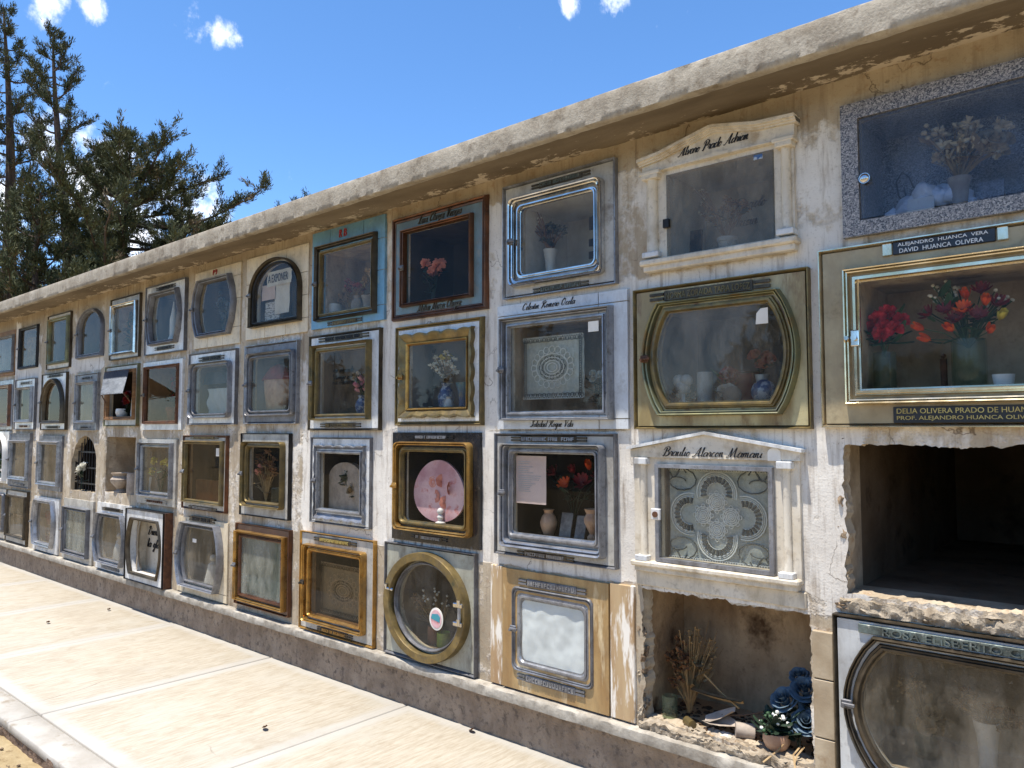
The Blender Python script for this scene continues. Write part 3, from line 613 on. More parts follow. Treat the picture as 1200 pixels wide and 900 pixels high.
spec('C3', S=(-2.756, -1.997, .957, 1.586), sm='marble_grey', st=.02, trim='alu_dull', shape='rrect', sa=.02, F=(-2.692, -2.052, .998, 1.532), fm='alu', fh=.05, Dr=(-2.656, -2.087, 1.045, 1.508), dm='alu', G=(-2.634, -2.112, 1.076, 1.483), glass='glass_clean', rec='recess_dark', depth=.38,
     plates=[(-2.64, -2.16, 1.542, 1.572, 'bronze_dark', None, 'alu'), (-2.60, -2.24, .962, .990, 'bronze_dark', None, 'alu')], label='weathered aluminium niche front with a paper notice and red flowers behind glass')
spec('C4', S=(-2.706, -2.046, .285, .886), sm='onyx', st=.02, shape='rrect', F=(-2.638, -2.130, .380, .804), fm='alu_dull', fh=.012, dh=.020, Dr=(-2.606, -2.158, .410, .772), dm='alu', G=(-2.576, -2.188, .440, .740), glass='glass_clean', rec='recess_dark', depth=.35,
     plates=[(-2.59, -2.17, .812, .848, 'alu_dull', None, 'alu'), (-2.60, -2.18, .336, .372, 'alu_dull', None, 'alu')], label='small grey metal niche door on yellow onyx with white satin behind the pane')
spec('D1', S=(-3.613, -2.822, 2.262, 2.895), sm='tile_teal', st=.02, trim='copper', tw=.04, shape='rect', F=(-3.519, -2.919, 2.337, 2.808), fm='copper', fh=.03, G=(-3.492, -2.947, 2.362, 2.785), glass='glass_clean', rec='recess_dark', depth=.4,
     texts=[('Leon Choque Vargas', -3.20, 2.836, .36, .052, 'bronze_dark'), ('Melva Maria Choque', -3.20, 2.312, .36, .05, 'bronze_dark')], label='copper framed niche front on teal tiles with pink carnations in a dark recess')
spec('D2', S=(-3.572, -2.853, 1.628, 2.224), sm='marble_white', st=.02, trim='brass_old', tw=.028, shape='wavy', F=(-3.520, -2.908, 1.672, 2.172), fm='brass_old', fh=.03, G=(-3.464, -2.962, 1.724, 2.112), gold='gold', glass='glass', rec='recess_grey', depth=.20,
     hm='gold', label='brass niche front with scalloped wavy frame and blue vases inside')
spec('D3', S=(-3.594, -2.871, .957, 1.589), sm='black_stone', st=.02, shape='rrect', F=(-3.548, -2.922, 1.016, 1.535), fm='gold', fh=.045, Dr=(-3.518, -2.952, 1.050, 1.504), dm='brass_old', G=(-3.492, -2.978, 1.076, 1.476), glass='glass_clean', rec='recess_dark', depth=.35,
     hm='gold', plates=[(-3.44, -3.07, 1.549, 1.575, 'black_stone', None, 'alu'), (-3.42, -3.12, .974, 1.000, 'black_stone', None, 'alu')], label='polished black stone niche front with gold frame and pink oval picture')
spec('D4', S=(-3.648, -2.898, .283, .935), sm='marble_green', st=.02, trim='alu_dull', shape='circle', F=(-3.612, -2.934, .298, .908), fm='brass_old', fh=.05, Dr=(-3.552, -2.990, .352, .852), dm='alu_dull', G=(-3.532, -3.010, .370, .834), glass='glass', rec='recess_soot', depth=.35,
     rings=True, label='round porthole niche front of dull brass on pale marble')
spec('E1', S=(-4.463, -3.687, 2.283, 2.950), sm='tile_blue', st=.018, tiles=(1, [2.38, 2.60, 2.80], [-4.26, -3.90]), shape='rect', F=(-4.390, -3.756, 2.332, 2.846), fm='bronze_dark', fh=.04, Dr=(-4.362, -3.786, 2.362, 2.812), dm='brass_old', G=(-4.338, -3.808, 2.386, 2.784), glass='glass', rec='recess', depth=.35,
     plates=[(-4.27, -3.905, 2.293, 2.322, 'bronze_dark', None, 'brass_old')], texts=[('R', -4.14, 2.90, .03, .05, 'letter_red'), ('B', -4.09, 2.90, .03, .05, 'letter_red')], label='bright blue tiled niche front with bronze frame, second row of tiles from copper front')
spec('E2', S=(-4.467, -3.717, 1.600, 2.238), sm='marble_white', st=.02, trim='bronze_dark', shape='rect', F=(-4.416, -3.800, 1.668, 2.170), fm='brass_old', fh=.045, Dr=(-4.388, -3.828, 1.690, 2.146), dm='brass_old', G=(-4.362, -3.850, 1.712, 2.120), glass='glass', rec='recess_soot', depth=.11,
     plates=[(-4.36, -3.83, 2.186, 2.222, 'bronze_dark', None, 'iron_black'), (-4.33, -3.90, 1.618, 1.650, 'bronze_dark', None, 'brass_old')], label='brass niche front on white marble below the blue tiles, pink flower inside')
spec('E3', S=(-4.436, -3.804, .990, 1.556), sm='marble_white', st=.015, trim='alu_dull', tw=.012, shape='wavy', F=(-4.385, -3.852, 1.012, 1.506), fm='alu', fh=.025, Dr=(-4.366, -3.876, 1.066, 1.470), dm='alu', G=(-4.342, -3.900, 1.090, 1.448), glass='glass_clean', rec='recess_dark', depth=.35,
     label='silver niche front with scalloped edge on bright white painted plaster')
spec('E4', S=(-4.536, -3.752, .280, .925), sm='marble_grey', st=.02, trim='gold', tw=.014, shape='rrect', sa=.02, F=(-4.472, -3.828, .340, .848), fm='gold', fh=.045, Dr=(-4.446, -3.858, .366, .822), dm='gold', G=(-4.420, -3.884, .392, .796), glass='glass_brown', rec='recess_dark', depth=.33,
     hm='bronze_dark', plates=[(-4.38, -3.93, .868, .900, 'bronze_dark', None, 'letter_gold'), (-4.33, -3.96, .293, .322, 'bronze_dark', None, 'gold')], label='bright gold framed niche front with dark pane in the bottom row')
spec('F1', S=(-5.320, -4.505, 2.278, 2.900), sm='tile_cream', st=.016, tiles=(1, [2.38, 2.54, 2.70], [-5.05, -4.78]), shape='arch', sa=.5, F=(-5.231, -4.576, 2.361, 2.850), fm='bronze_dark', fh=.04, Dr=(-5.205, -4.602, 2.382, 2.826), dm='iron_black', G=(-5.180, -4.625, 2.405, 2.803), glass='glass', rec='recess_dark', depth=.3,
     label='arched bronze niche front with torn newspaper sheets behind glass')
spec('F2', S=(-5.302, -4.611, 1.648, 2.232), sm='alu_dull', st=.02, trim='alu', shape='rrect', F=(-5.255, -4.640, 1.706, 2.170), fm='alu', fh=.035, Dr=(-5.230, -4.666, 1.728, 2.148), dm='alu_dull', G=(-5.208, -4.690, 1.748, 2.128), glass='glass', rec='recess_grey', depth=.35,
     label='all silver grey metal niche front with a red lantern inside')
spec('F3', S=(-5.331, -4.690, .976, 1.580), sm='marble_grey', st=.02, trim='iron_black', tw=.008, shape='rrect', F=(-5.282, -4.744, 1.044, 1.520), fm='brass_old', fh=.045, Dr=(-5.256, -4.768, 1.068, 1.498), dm='brass_old', G=(-5.236, -4.788, 1.088, 1.478), glass='glass_clean', rec='recess_dark', depth=.35,
     label='dark brass niche front with rounded corners and dried flowers in third row')
spec('F4', S=(-5.382, -4.668, .320, .912), sm='brown_stone', st=.02, trim='copper', tw=.012, shape='rect', F=(-5.354, -4.700, .352, .862), fm='gold', fh=.045, Dr=(-5.322, -4.732, .380, .834), dm='copper', G=(-5.292, -4.762, .408, .808), glass='glass_veiled', rec='recess_dark', depth=.3,
     label='brown niche front with gold frame and cloudy grey-green pane')
spec('G1', S=(-6.135, -5.401, 2.266, 2.900), sm='tile_cream', st=.016, tiles=(1, [2.40, 2.62, 2.80], [-5.90, -5.66]), shape='hexbarrel', sa=.12, F=(-6.120, -5.455, 2.350, 2.826), fm='alu_dull', fh=.045, G=(-6.066, -5.512, 2.390, 2.790), glass='glass', rec='recess_dark', depth=.3,
     texts=[('P', -5.82, 2.868, .026, .042, 'letter_red'), ('9', -5.78, 2.868, .026, .042, 'letter_red')], label='grey barrel-shaped metal niche front on cream tiles marked in red')
spec('G2', S=(-6.182, -5.432, 1.645, 2.230), sm='marble_white', st=.02, trim='alu_dull', tw=.014, shape='rrect', sa=.05, F=(-6.132, -5.492, 1.698, 2.144), fm='alu', fh=.04, Dr=(-6.108, -5.516, 1.718, 2.126), dm='alu_dull', G=(-6.082, -5.542, 1.738, 2.108), glass='glass', rec='recess_soot', depth=.35,
     plates=[(-6.02, -5.62, 2.155, 2.196, 'bronze_dark', None, 'iron_black')], label='silver niche front with rounded corners and broken shelf inside, second row')
spec('G3', S=(-6.252, -5.547, .962, 1.562), sm='marble_grey', st=.02, trim='copper', tw=.02, shape='rect', F=(-6.215, -5.585, 1.016, 1.520), fm='brass_old', fh=.035, G=(-6.180, -5.626, 1.046, 1.488), glass='glass_brown', rec='recess_dark', depth=.35,
     hm='alu', plates=[(-6.13, -5.68, .968, .996, 'bronze_dark', None, 'alu'), (-6.13, -5.68, 1.530, 1.555, 'bronze_dark', None, 'brass_old')], label='copper edged niche front with dark brown pane and a white tag')
spec('G4', S=(-6.330, -5.520, .285, .895), sm='tile_cream', st=.012, tiles=(1, [.345], [-5.93]), shape='barrel', sa=.10, F=(-6.270, -5.575, .345, .862), fm='alu', fh=.06, Dr=(-6.238, -5.608, .374, .834), dm='alu_dull', G=(-6.212, -5.640, .398, .812), glass='glass_dusty', rec='recess_grey', depth=.35,
     plates=[(-6.13, -5.72, .868, .912, 'bronze_dark', None, 'iron_black')], label='large silver barrel-shaped niche front on cream tiles in bottom row')
spec('H1', S=(-7.034, -6.280, 2.272, 2.890), sm='marble_white', st=.02, trim='alu_dull', tw=.01, shape='hexbarrel', sa=.1, F=(-6.972, -6.335, 2.348, 2.820), fm='alu_dull', fh=.045, G=(-6.922, -6.385, 2.388, 2.782), glass='glass', rec='recess_dark', depth=.3,
     plates=[(-6.83, -6.47, 2.832, 2.866, 'bronze_dark', None, 'iron_black'), (-6.83, -6.47, 2.300, 2.335, 'bronze_dark', None, 'iron_black')], label='grey barrel-shaped niche front on white marble with plaques above and below')
spec('H2', S=(-7.060, -6.310, 1.606, 2.206), sm='marble_white', st=.02, shape='rect', F=(-7.010, -6.365, 1.656, 2.170), fm='rust', fh=.025, G=(-6.982, -6.395, 1.684, 2.145), glass='glass_brown', rec='recess', depth=.35,
     label='plain brown framed niche front on white marble with red flowers in a pot')
spec('H3', S=(-7.111, -6.385, .956, 1.525), sm='marble_grey', st=.02, shape='rect', F=(-7.060, -6.430, 1.024, 1.494), fm='alu', fh=.04, Dr=(-7.030, -6.458, 1.048, 1.472), dm='alu', G=(-7.004, -6.484, 1.070, 1.452), glass='glass', rec='recess', depth=.35,
     plates=[(-6.96, -6.53, .968, 1.002, 'marble_grey', None, 'rust')], label='silver niche front with yellow flowers and a white card inside')
spec('H4', S=(-7.202, -6.460, .278, .905), sm='marble_white', st=.07, sidemat='rust', trim='iron_black', tw=.008, shape='barrel', sa=.1, F=(-7.170, -6.500, .330, .832), fm='bronze_dark', fh=.02, G=(-7.138, -6.532, .356, .806), glass=None, rec='marble_cream', depth=.09,
     label='white marble niche front with missing glass, black script on cream back wall')
spec('I1', S=(-7.811, -7.160, 2.275, 2.865), sm='marble_grey', st=.018, trim='bronze_dark', tw=.012, shape='rect', F=(-7.756, -7.200, 2.312, 2.802), fm='chrome', fh=.04, G=(-7.720, -7.236, 2.346, 2.772), glass='glass', rec='recess', depth=.35,
     label='silver niche front with yellowing foliage inside, top row')
spec('I2', S=(-7.888, -7.160, 1.640, 2.215), sm='marble_grey', st=.02, trim='brass_green', tw=.014, shape='rect', F=(-7.845, -7.205, 1.700, 2.172), fm='wood', fh=.03, G=(-7.812, -7.238, 1.732, 2.145), glass=None, rec='recess_dark', depth=.35,
     label='open niche front with propped grey metal awning and wooden sill')
spec('I4', S=(-7.995, -7.215, .280, .910), sm='marble_white', st=.02, shape='barrel', sa=.1, F=(-7.975, -7.300, .345, .818), fm='alu', fh=.05, Dr=(-7.946, -7.330, .372, .794), dm='alu_dull', G=(-7.918, -7.358, .394, .774), glass='glass_dusty', rec='recess', depth=.35,
     plates=[(-7.87, -7.40, .838, .872, 'bronze_dark', None, 'iron_black'), (-7.84, -7.44, .292, .322, 'alu_dull', None, 'alu')], label='silver barrel-shaped niche front on bright white marble, dark plaque above')
spec('J1', S=None, shape='arch', sa=.42, F=(-8.656, -8.000, 2.337, 2.842), fm='alu_dull', fh=.04, G=(-8.602, -8.054, 2.384, 2.806), glass='glass', rec='recess_soot', depth=.3,
     label='grey arched niche front set straight in plaster, top row')
spec('J2', S=(-8.655, -8.062, 1.602, 2.175), sm='alu_dull', st=.02, trim='alu', tw=.012, shape='rect', F=(-8.605, -8.105, 1.676, 2.094), fm='alu', fh=.03, G=(-8.575, -8.135, 1.702, 2.066), glass='glass_dusty', rec='recess', depth=.35,
     plates=[(-8.50, -8.23, 2.118, 2.145, 'alu_dull', None, 'iron_black'), (-8.50, -8.23, 1.620, 1.644, 'alu_dull', None, 'iron_black')], label='grey metal niche front left of the awning with a framed photo inside')
spec('J4', S=(-8.870, -8.095, .280, .900), sm='marble_grey', st=.02, shape='rect', F=(-8.820, -8.165, .335, .818), fm='alu_dull', fh=.04, Dr=(-8.790, -8.196, .362, .796), dm='alu_dull', G=(-8.764, -8.222, .384, .776), glass='glass_veiled', rec='recess', depth=.3,
     label='grey niche front with cloudy pale pane between two barrel-shaped fronts')
spec('K1', S=(-9.528, -8.850, 2.272, 2.871), sm='marble_cream', st=.016, trim='bronze_dark', tw=.01, shape='rect', F=(-9.477, -8.890, 2.322, 2.832), fm='brass_green', fh=.035, G=(-9.438, -8.930, 2.360, 2.795), glass='glass', rec='recess_grey', depth=.35,
     label='olive brass niche front with a dark cross shape behind glass, top row')
spec('K2', S=(-9.635, -8.900, 1.606, 2.225), sm='marble_white', st=.02, trim='bronze_dark', tw=.012, shape='arch', sa=.62, F=(-9.590, -8.940, 1.676, 2.170), fm='bronze_dark', fh=.045, G=(-9.520, -9.008, 1.712, 2.110), glass='glass_brown', rec='recess_dark', depth=.3,
     plates=[(-9.48, -9.03, 2.180, 2.212, 'bronze_dark', None, 'iron_black'), (-9.48, -9.06, 1.622, 1.652, 'bronze_dark', None, 'iron_black')], label='dark bronze pointed-oval niche front on white marble, second row')
spec('K3', S=(-9.670, -8.985, .950, 1.545), sm='alu_dull', st=.02, shape='rect', F=(-9.645, -9.010, .998, 1.485), fm='alu', fh=.04, G=(-9.590, -9.058, 1.046, 1.444), glass='glass_dusty', rec='recess', depth=.35,
     label='silver niche front beside the arched grille opening, third row')
spec('K4', S=(-9.761, -9.010, .285, .870), sm='marble_white', st=.02, shape='barrel', sa=.1, F=(-9.740, -9.075, .340, .846), fm='alu', fh=.045, G=(-9.672, -9.142, .384, .804), glass='glass_dusty', rec='recess', depth=.35,
     plates=[(-9.60, -9.30, .288, .326, 'paper', None, 'letter_white')], label='silver barrel-shaped niche front with red cloth inside and white plaque below')
spec('L1', S=None, shape='rect', F=(-10.501, -9.855, 2.326, 2.826), fm='iron_black', fh=.03, G=(-10.461, -9.893, 2.362, 2.788), glass='glass', rec='recess', depth=.3, label='thin black framed niche front with pleated curtain, top row')
spec('L2', S=(-10.537, -9.853, 1.610, 2.205), sm='marble_white', st=.02, trim='alu_dull', tw=.012, shape='rect', F=(-10.470, -9.920, 1.694, 2.110), fm='alu', fh=.035, G=(-10.430, -9.962, 1.728, 2.078), glass='glass', rec='leaf_dark', depth=.3,
     plates=[(-10.40, -9.99, 2.132, 2.175, 'marble_grey', None, 'bronze_dark'), (-10.40, -9.99, 1.632, 1.668, 'marble_cream', None, 'rust')], label='silver niche front with dark green pane and worn stone lettering')
spec('L3', S=(-10.657, -9.950, .936, 1.570), sm='alu_dull', st=.02, trim='alu', tw=.012, shape='rect', F=(-10.625, -9.985, 1.018, 1.486), fm='alu', fh=.04, G=(-10.580, -10.028, 1.064, 1.452), glass='glass_dusty', rec='recess', depth=.35,
     plates=[(-10.50, -10.12, .955, .985, 'alu_dull', None, 'alu')], label='silver niche front next to the white arched front at the left edge')
spec('L4', S=(-10.706, -9.975, .284, .896), sm='marble_grey', st=.02, trim='bronze_dark', tw=.012, shape='rect', F=(-10.680, -10.015, .345, .838), fm='bronze_dark', fh=.03, G=(-10.650, -10.045, .372, .812), glass='glass_dusty', rec='recess', depth=.35,
     label='thin dark framed niche front with a shelf inside, bottom row')
spec('M1', S=(-11.42, -10.64, 2.275, 2.83), sm='wood', st=.016, shape='rect', F=(-11.40, -10.665, 2.310, 2.770), fm='alu_dull', fh=.03, G=(-11.36, -10.70, 2.345, 2.740), glass='glass_dusty', rec='recess', depth=.3, label='wood surrounded niche front at the left edge of the top row')
spec('M2', S=(-11.42, -10.64, 1.612, 2.215), sm='alu', st=.02, shape='rect', F=(-11.38, -10.70, 1.650, 2.165), fm='copper', fh=.03, G=(-11.30, -10.79, 1.690, 2.115), glass='glass_brown', rec='wood', depth=.3, label='metal niche front with brown wood backing at the left edge')
spec('M3', S=(-11.40, -10.69, .960, 1.590), sm='marble_white', st=.03, shape='arch', sa=.4, F=(-11.34, -10.73, .985, 1.570), fm='ceramic_white', fh=.05, G=(-11.28, -10.79, 1.02, 1.53), glass=None, rec='recess_white', depth=.3, label='white arched niche front with a green plant at the left edge')
spec('M4', S=(-11.40, -10.74, .300, .885), sm='marble_cream', st=.02, shape='rrect', F=(-11.34, -10.775, .37, .835), fm='alu_dull', fh=.035, G=(-11.29, -10.825, .41, .80), glass='glass_dusty', rec='recess', depth=.3, label='rounded metal niche front at the left edge of the bottom row')
OPEN = {'A3': dict(H=(-.978, -.165, .985, 1.548), shape='rect', rec='recess_soot', depth=2.0, jag=.016),
        'B4': dict(H=(-1.872, -1.118, .315, .885), shape='rect', rec='recess_brown', depth=.42, jag=.016),
        'I3': dict(H=(-7.875, -7.230, 1.010, 1.538), shape='rect', rec='recess', depth=.4, jag=.004),
        'J3': dict(H=(-8.725, -8.105, .985, 1.545), shape='arch', rec='recess_dark', depth=.6, jag=.004)}

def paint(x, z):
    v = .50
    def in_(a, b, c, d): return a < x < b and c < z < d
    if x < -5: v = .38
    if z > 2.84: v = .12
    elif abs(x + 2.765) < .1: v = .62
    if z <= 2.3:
        if in_(-2.85, -1.86, 1.6, 2.3): v = .88
        if in_(-2.85, -1.86, .9, 1.6): v = 1.1
        if in_(-1.86, -1.1, 1.55, 2.3): v = .72
        if in_(-1.95, -1.1, .9, 1.62): v = .72
        if in_(-3.75, -2.85, .9, 2.3): v = .80
        if in_(-4.55, -3.58, .9, 1.64): v = 1.1
    if in_(-1.16, -.9, .9, 2.4): v = .82
    if in_(-1.16, -.9, 2.4, 2.8): v = .66
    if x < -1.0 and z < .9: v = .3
    if in_(-1.9, -1.05, .885, .99): v = .6
    if in_(-10.6, -9.7, 2.18, 2.34): v = 1.1
    if in_(-10.62, -10.48, 1.6, 2.9): v = .9
    if in_(-9.86, -9.70, 1.5, 2.3): v = .9
    if in_(-8.9, -8.0, 2.22, 2.36): v = .9
    return v
def disp(x, z):
    d = .005 * noise.fractal(Vector((x * 3.1, 1.7, z * 3.1)), 1, 2, 4) + .0025 * noise.noise(Vector((x * 24, 5, z * 24)))
    if x < -3.0:
        e = min(abs(x - c) for c in CB)
        if e < .045: d -= .012 * min(1, (.045 - e) / .012)
    return d
vs, fs, pa = [], [], []
def face_ring(lo, li, steps):
    o = len(vs); n = len(lo)
    for s in range(steps + 1):
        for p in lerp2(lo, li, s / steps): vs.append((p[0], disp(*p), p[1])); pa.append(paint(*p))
    for s in range(steps):
        for k in range(n):
            k2 = (k + 1) % n; fs.append((o + s * n + k, o + s * n + k2, o + (s + 1) * n + k2, o + (s + 1) * n + k))
    return o + steps * n, n
def perim(r, nx=24, nz=20):
    x0, x1, z0, z1 = r
    return ([(x0 + (x1 - x0) * i / nx, z0) for i in range(nx)] + [(x1, z0 + (z1 - z0) * i / nz) for i in range(nz)] +
            [(x1 - (x1 - x0) * i / nx, z1) for i in range(nx)] + [(x0, z1 - (z1 - z0) * i / nz) for i in range(nz)])
HOLE = {}
for ci in range(13):
    for ri in range(4):
        k = chr(65 + ci) + str(ri + 1); cr = cell(k)
        if k in OPEN: h = OPEN[k]; H = h['H']; loop = shp(h['shape'], H, .5); jag = h['jag']; n_ = 30
        else:
            f = FR[k]; g = f['G']; H = inset(g, -.012); jag = 0
            loop = shp(f['shape'] if f['shape'] != 'wavy' else 'rect', H, f.get('sa')); n_ = 20
        HOLE[k] = H
        per = perim(cr, 24, 20) if not jag or jag < .01 else perim(cr, 24, 20)
        c = ((H[0] + H[1]) / 2, (H[2] + H[3]) / 2)
        li = [ray_poly(c, math.atan2(p[1] - c[1], p[0] - c[0]), loop) for p in per]
        if jag:
            # broken edge: much finer ring so that the outline is ragged
            o_, n = face_ring(per, lerp2(per, li, .55), 3)
            ang = [-math.pi + 2 * math.pi * q / 260 for q in range(260)]
            mid = [ray_poly(c, a, lerp2(per, li, .55)) for a in ang]; inn = []
            for a in ang:
                p = ray_poly(c, a, loop); w_ = jag * (noise.fractal(Vector((p[0] * 9, 9, p[1] * 9)), .35, 2.3, 6) * .75 - .1)
                inn.append((p[0] + math.cos(a) * w_, p[1] + math.sin(a) * w_))
            st, n = face_ring(mid, inn, 6)
            loops_ = []
            for d_, sp_ in ((.012, .35), (.03, .9), (.055, .5), (.09, .2)):
                l = []
                for a, p in zip(ang, inn):
                    w_ = jag * sp_ * (1 + 1.3 * noise.fractal(Vector((p[0] * 14, d_ * 40, p[1] * 14)), .4, 2.2, 5)); l.append((p[0] + math.cos(a) * w_, p[1] + math.sin(a) * w_))
                loops_.append((d_, l))
            prev = st
            for d_, l in loops_:
                o = len(vs)
                for p in l: vs.append((p[0], d_ + .006 * noise.noise(Vector((p[0] * 30, 2, p[1] * 30))), p[1])); pa.append(.25)
                for q in range(n): fs.append((prev + q, prev + (q + 1) % n, o + (q + 1) % n, o + q))
                prev = o
        else:
            st, n = face_ring(per, li, 6); o = len(vs)
            for p in li: vs.append((p[0], .03, p[1])); pa.append(.3)
            for q in range(n): fs.append((st + q, st + (q + 1) % n, o + (q + 1) % n, o + q))
for (a, b_) in ((WX0, CB[-1]), (CB[0], WX1)):   # plain sealed wall beyond the photograph
    for ri in range(4):
        nx = 48; nz = 20; o = len(vs)
        for i in range(nx + 1):
            for j in range(nz + 1):
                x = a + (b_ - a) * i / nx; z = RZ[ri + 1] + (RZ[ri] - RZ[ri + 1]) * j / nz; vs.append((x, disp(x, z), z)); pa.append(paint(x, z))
        fs += [(o + i * (nz + 1) + j, o + (i + 1) * (nz + 1) + j, o + (i + 1) * (nz + 1) + j + 1, o + i * (nz + 1) + j + 1) for i in range(nx) for j in range(nz)]
m_ = MB(); m_.v = vs; m_.f = fs
me = m_.mesh('wall_face', 'plaster', wall.location, True, 50)
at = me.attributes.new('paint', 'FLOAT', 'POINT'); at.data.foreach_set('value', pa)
o = bpy.data.objects.new('wall_face', me); COL.objects.link(o); o.parent = wall
# body of the wall: ends and back
mb = MB(); mb.box(WX0, WX0 + .2, .03, 2.35, -.1, 2.965); mb.box(WX1 - .2, WX1, .03, 2.35, -.1, 2.965); mb.box(WX0 + .2, WX1 - .2, 2.2, 2.35, -.1, 2.965)
mb.build('wall_body', 'concrete', wall)
# niche recesses
for k, H in HOLE.items():
    d = (OPEN.get(k) or FR[k]); x0, x1, z0, z1 = inset(H, -.002 if k not in OPEN or k in ('I3', 'J3') else -.022)
    if k in ('A3', 'B4'): z0 = H[2] - .012
    y0, y1 = .028, d['depth']
    if k == 'A3':
        mb = MB(); vs_ = [(x, y, z) for x in (x0 + .004, x1 - .004) for y in (.03, .25) for z in (z0 + .004, z1 - .004)]; mb.add(vs_, [(0, 1, 3, 2), (4, 6, 7, 5), (0, 4, 6, 2)[::-1], (1, 5, 7, 3)][:2] + [(0, 2, 6, 4), (1, 3, 7, 5)]); mb.build('niche_collar', 'recess', wall, smooth=False, fix=False)  # lighter front section of the deep niche; the box beyond has a darker colour
    mb = MB()
    vs_ = [(x, y, z) for x in (x0, x1) for y in (y0, y1) for z in (z0, z1)]
    mb.add(vs_, [(0, 1, 3, 2), (4, 6, 7, 5), (0, 2, 6, 4)[::-1], (1, 5, 7, 3)[::-1], (2, 3, 7, 6)])
    mb.build('niche_recess', d['rec'], wall, smooth=False)
# plinth, ledge, roof slab
def strip(name, mat, pts_fn, x0, x1, near, parent, step=.035, far=.12, ang=40):
    """extrude a cross-section along x; pts_fn(x) gives the section"""
    xs = []; x = x1
    while x > x0: xs.append(x); x -= step if x > near else far
    xs.append(x0); mb = MB(); mb.loops([pts_fn(x) for x in xs][::-1], cap0=True, cap1=True)
    return mb.build(name, mat, parent, True, ang)
def fr3(x, y, z, f, o=3): return noise.fractal(Vector((x * f, y * f, z * f)), .9, 2, o)
def plinth_sec(x):
    pts = [(x, .3, -.06)]
    for j in range(9):
        z = -.05 + .27 * j / 8; pts.append((x, .008 + .004 * fr3(x, 1, z, 2.5) + .006 * fr3(x, 7, z, 14, 4), z))
    return pts + [(x, .3, .22)]
strip('plinth', 'plinth', plinth_sec, WX0, WX1, -6.5, wall, .022, .06, 60)
LZ = .275
def ledge_sec(x):
    a = .004 * fr3(x, 2, 0, 9, 4); b = .006 * fr3(x, 5, 1, 14, 4); c = .004 * fr3(x, 8, 2, 3)
    j = .006 if abs((x / .47) % 1 - .5) < .02 else 0
    return [(x, .05, .222), (x, -.055 + a + j, .222 + c), (x, -.058 + b + j, .245), (x, -.055 + a + j, LZ - .008 + b), (x, -.045 + b, LZ - .001 + c * .5), (x, -.02, LZ - .002 + a * .5), (x, .05, LZ)]
strip('ledge', 'ledge', ledge_sec, WX0, WX1, -6.5, wall, .025, .08)
def slab_sec(x):
    a = fr3(x, 1, 0, 1.1); b = fr3(x, 4, 0, 9, 4); c = fr3(x, 9, 0, 15, 4); e = max(0, fr3(x, 13, 2, 6, 4) - .15)
    yf = -.335 + .008 * a
    return [(x, 2.5, 2.968), (x, .01, 2.968), (x, -.16, 2.966 + .003 * b), (x, -.262, 2.962), (x, -.270, 2.976), (x, -.278, 2.976), (x, -.284, 2.944 + .004 * b), (x, yf + .012, 2.938 + .006 * a + .004 * c), (x, yf + .004 * b, 2.945 + .006 * a),
            (x, yf + .003 * fr3(x, 2, 5, 12, 4), 2.975), (x, yf + .003 * fr3(x, 2, 8, 12, 4), 3.005), (x, yf + .003 * c + .006 * e, 3.03), (x, yf + .003 + .010 * e + .0015 * b, 3.060 + .004 * a - .006 * e), (x, yf + .006 + .002 * c, 3.066 + .004 * a + .0015 * b), (x, yf + .10, 3.07 + .002 * b), (x, 2.5, 3.10)]
def slab_split():
    # concrete above, painted soffit below: two parts that meet at the drip edge
    def top(x): s = slab_sec(x); return [s[6]] + s[7:] + [(x, 2.5, 2.985), (x, -.283, 2.985)]
    def bot(x): s = slab_sec(x); return [(x, 2.49, 2.984)] + [(x, 2.49, 2.968)] + s[1:6] + [(x, -.278, 2.984)]
    strip('roof_slab', 'concrete', top, WX0 - .3, WX1 + .3, -6, wall, .022, .06, 60)
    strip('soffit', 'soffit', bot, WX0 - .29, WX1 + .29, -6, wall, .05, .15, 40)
slab_split()
# tan tiles on the pier right of the broken niche, painted onyx strips beside the small grey door
for z0, z1 in ((.282, .430), (.434, .650), (.654, .832)):
    mb = MB(); mb.box(-1.108, -1.030, -.018, .012, z0, z1, .003); mb.build('tile', 'tile_tan', wall)
for a, b_ in ((-2.795, -2.712), (-2.040, -1.910)):
    mb = MB(); mb.box(a, b_, -.016, .012, .282, .892, .003); mb.build('marble_strip', 'onyx_paint', wall)
def broken_sill(x0, x1, z0, z1, y0, y1, amp, f, mat):
    nx = int((x1 - x0) / .008); prof = [(y0 + .004, z0)] + [(y0, z0 + (z1 - z0) * q / 5) for q in range(1, 6)] + [(y0 + (y1 - y0) * q / 12, z1) for q in range(1, 13)]
    mb = MB(); m = len(prof); vs_ = []
    for i in range(nx + 1):
        x = x0 + (x1 - x0) * i / nx
        for (y, z) in prof:
            d = Vector((noise.fractal(Vector((x * f, y * f, z * f)), .5, 2.1, 5), noise.fractal(Vector((x * f + 7, y * f, z * f + 3)), .5, 2.1, 5), noise.fractal(Vector((x * f, y * f + 11, z * f)), .5, 2.1, 5)))
            fade = min(1, max(0, (y1 - y) / .05)); vs_.append((x, y + amp * d.y * fade, z + amp * d.z * fade * (1 if z > z0 else 0)))
    mb.add(vs_, [(i * m + j, (i + 1) * m + j, (i + 1) * m + j + 1, i * m + j + 1) for i in range(nx) for j in range(m - 1)])
    return mb.build('broken_edge', mat, wall, True, 25, False)
broken_sill(-1.0, -.14, .918, .966, -.016, .12, .017, 13, 'rubble')
broken_sill(-1.885, -1.108, .268, .306, -.030, .10, .013, 18, 'rubble')
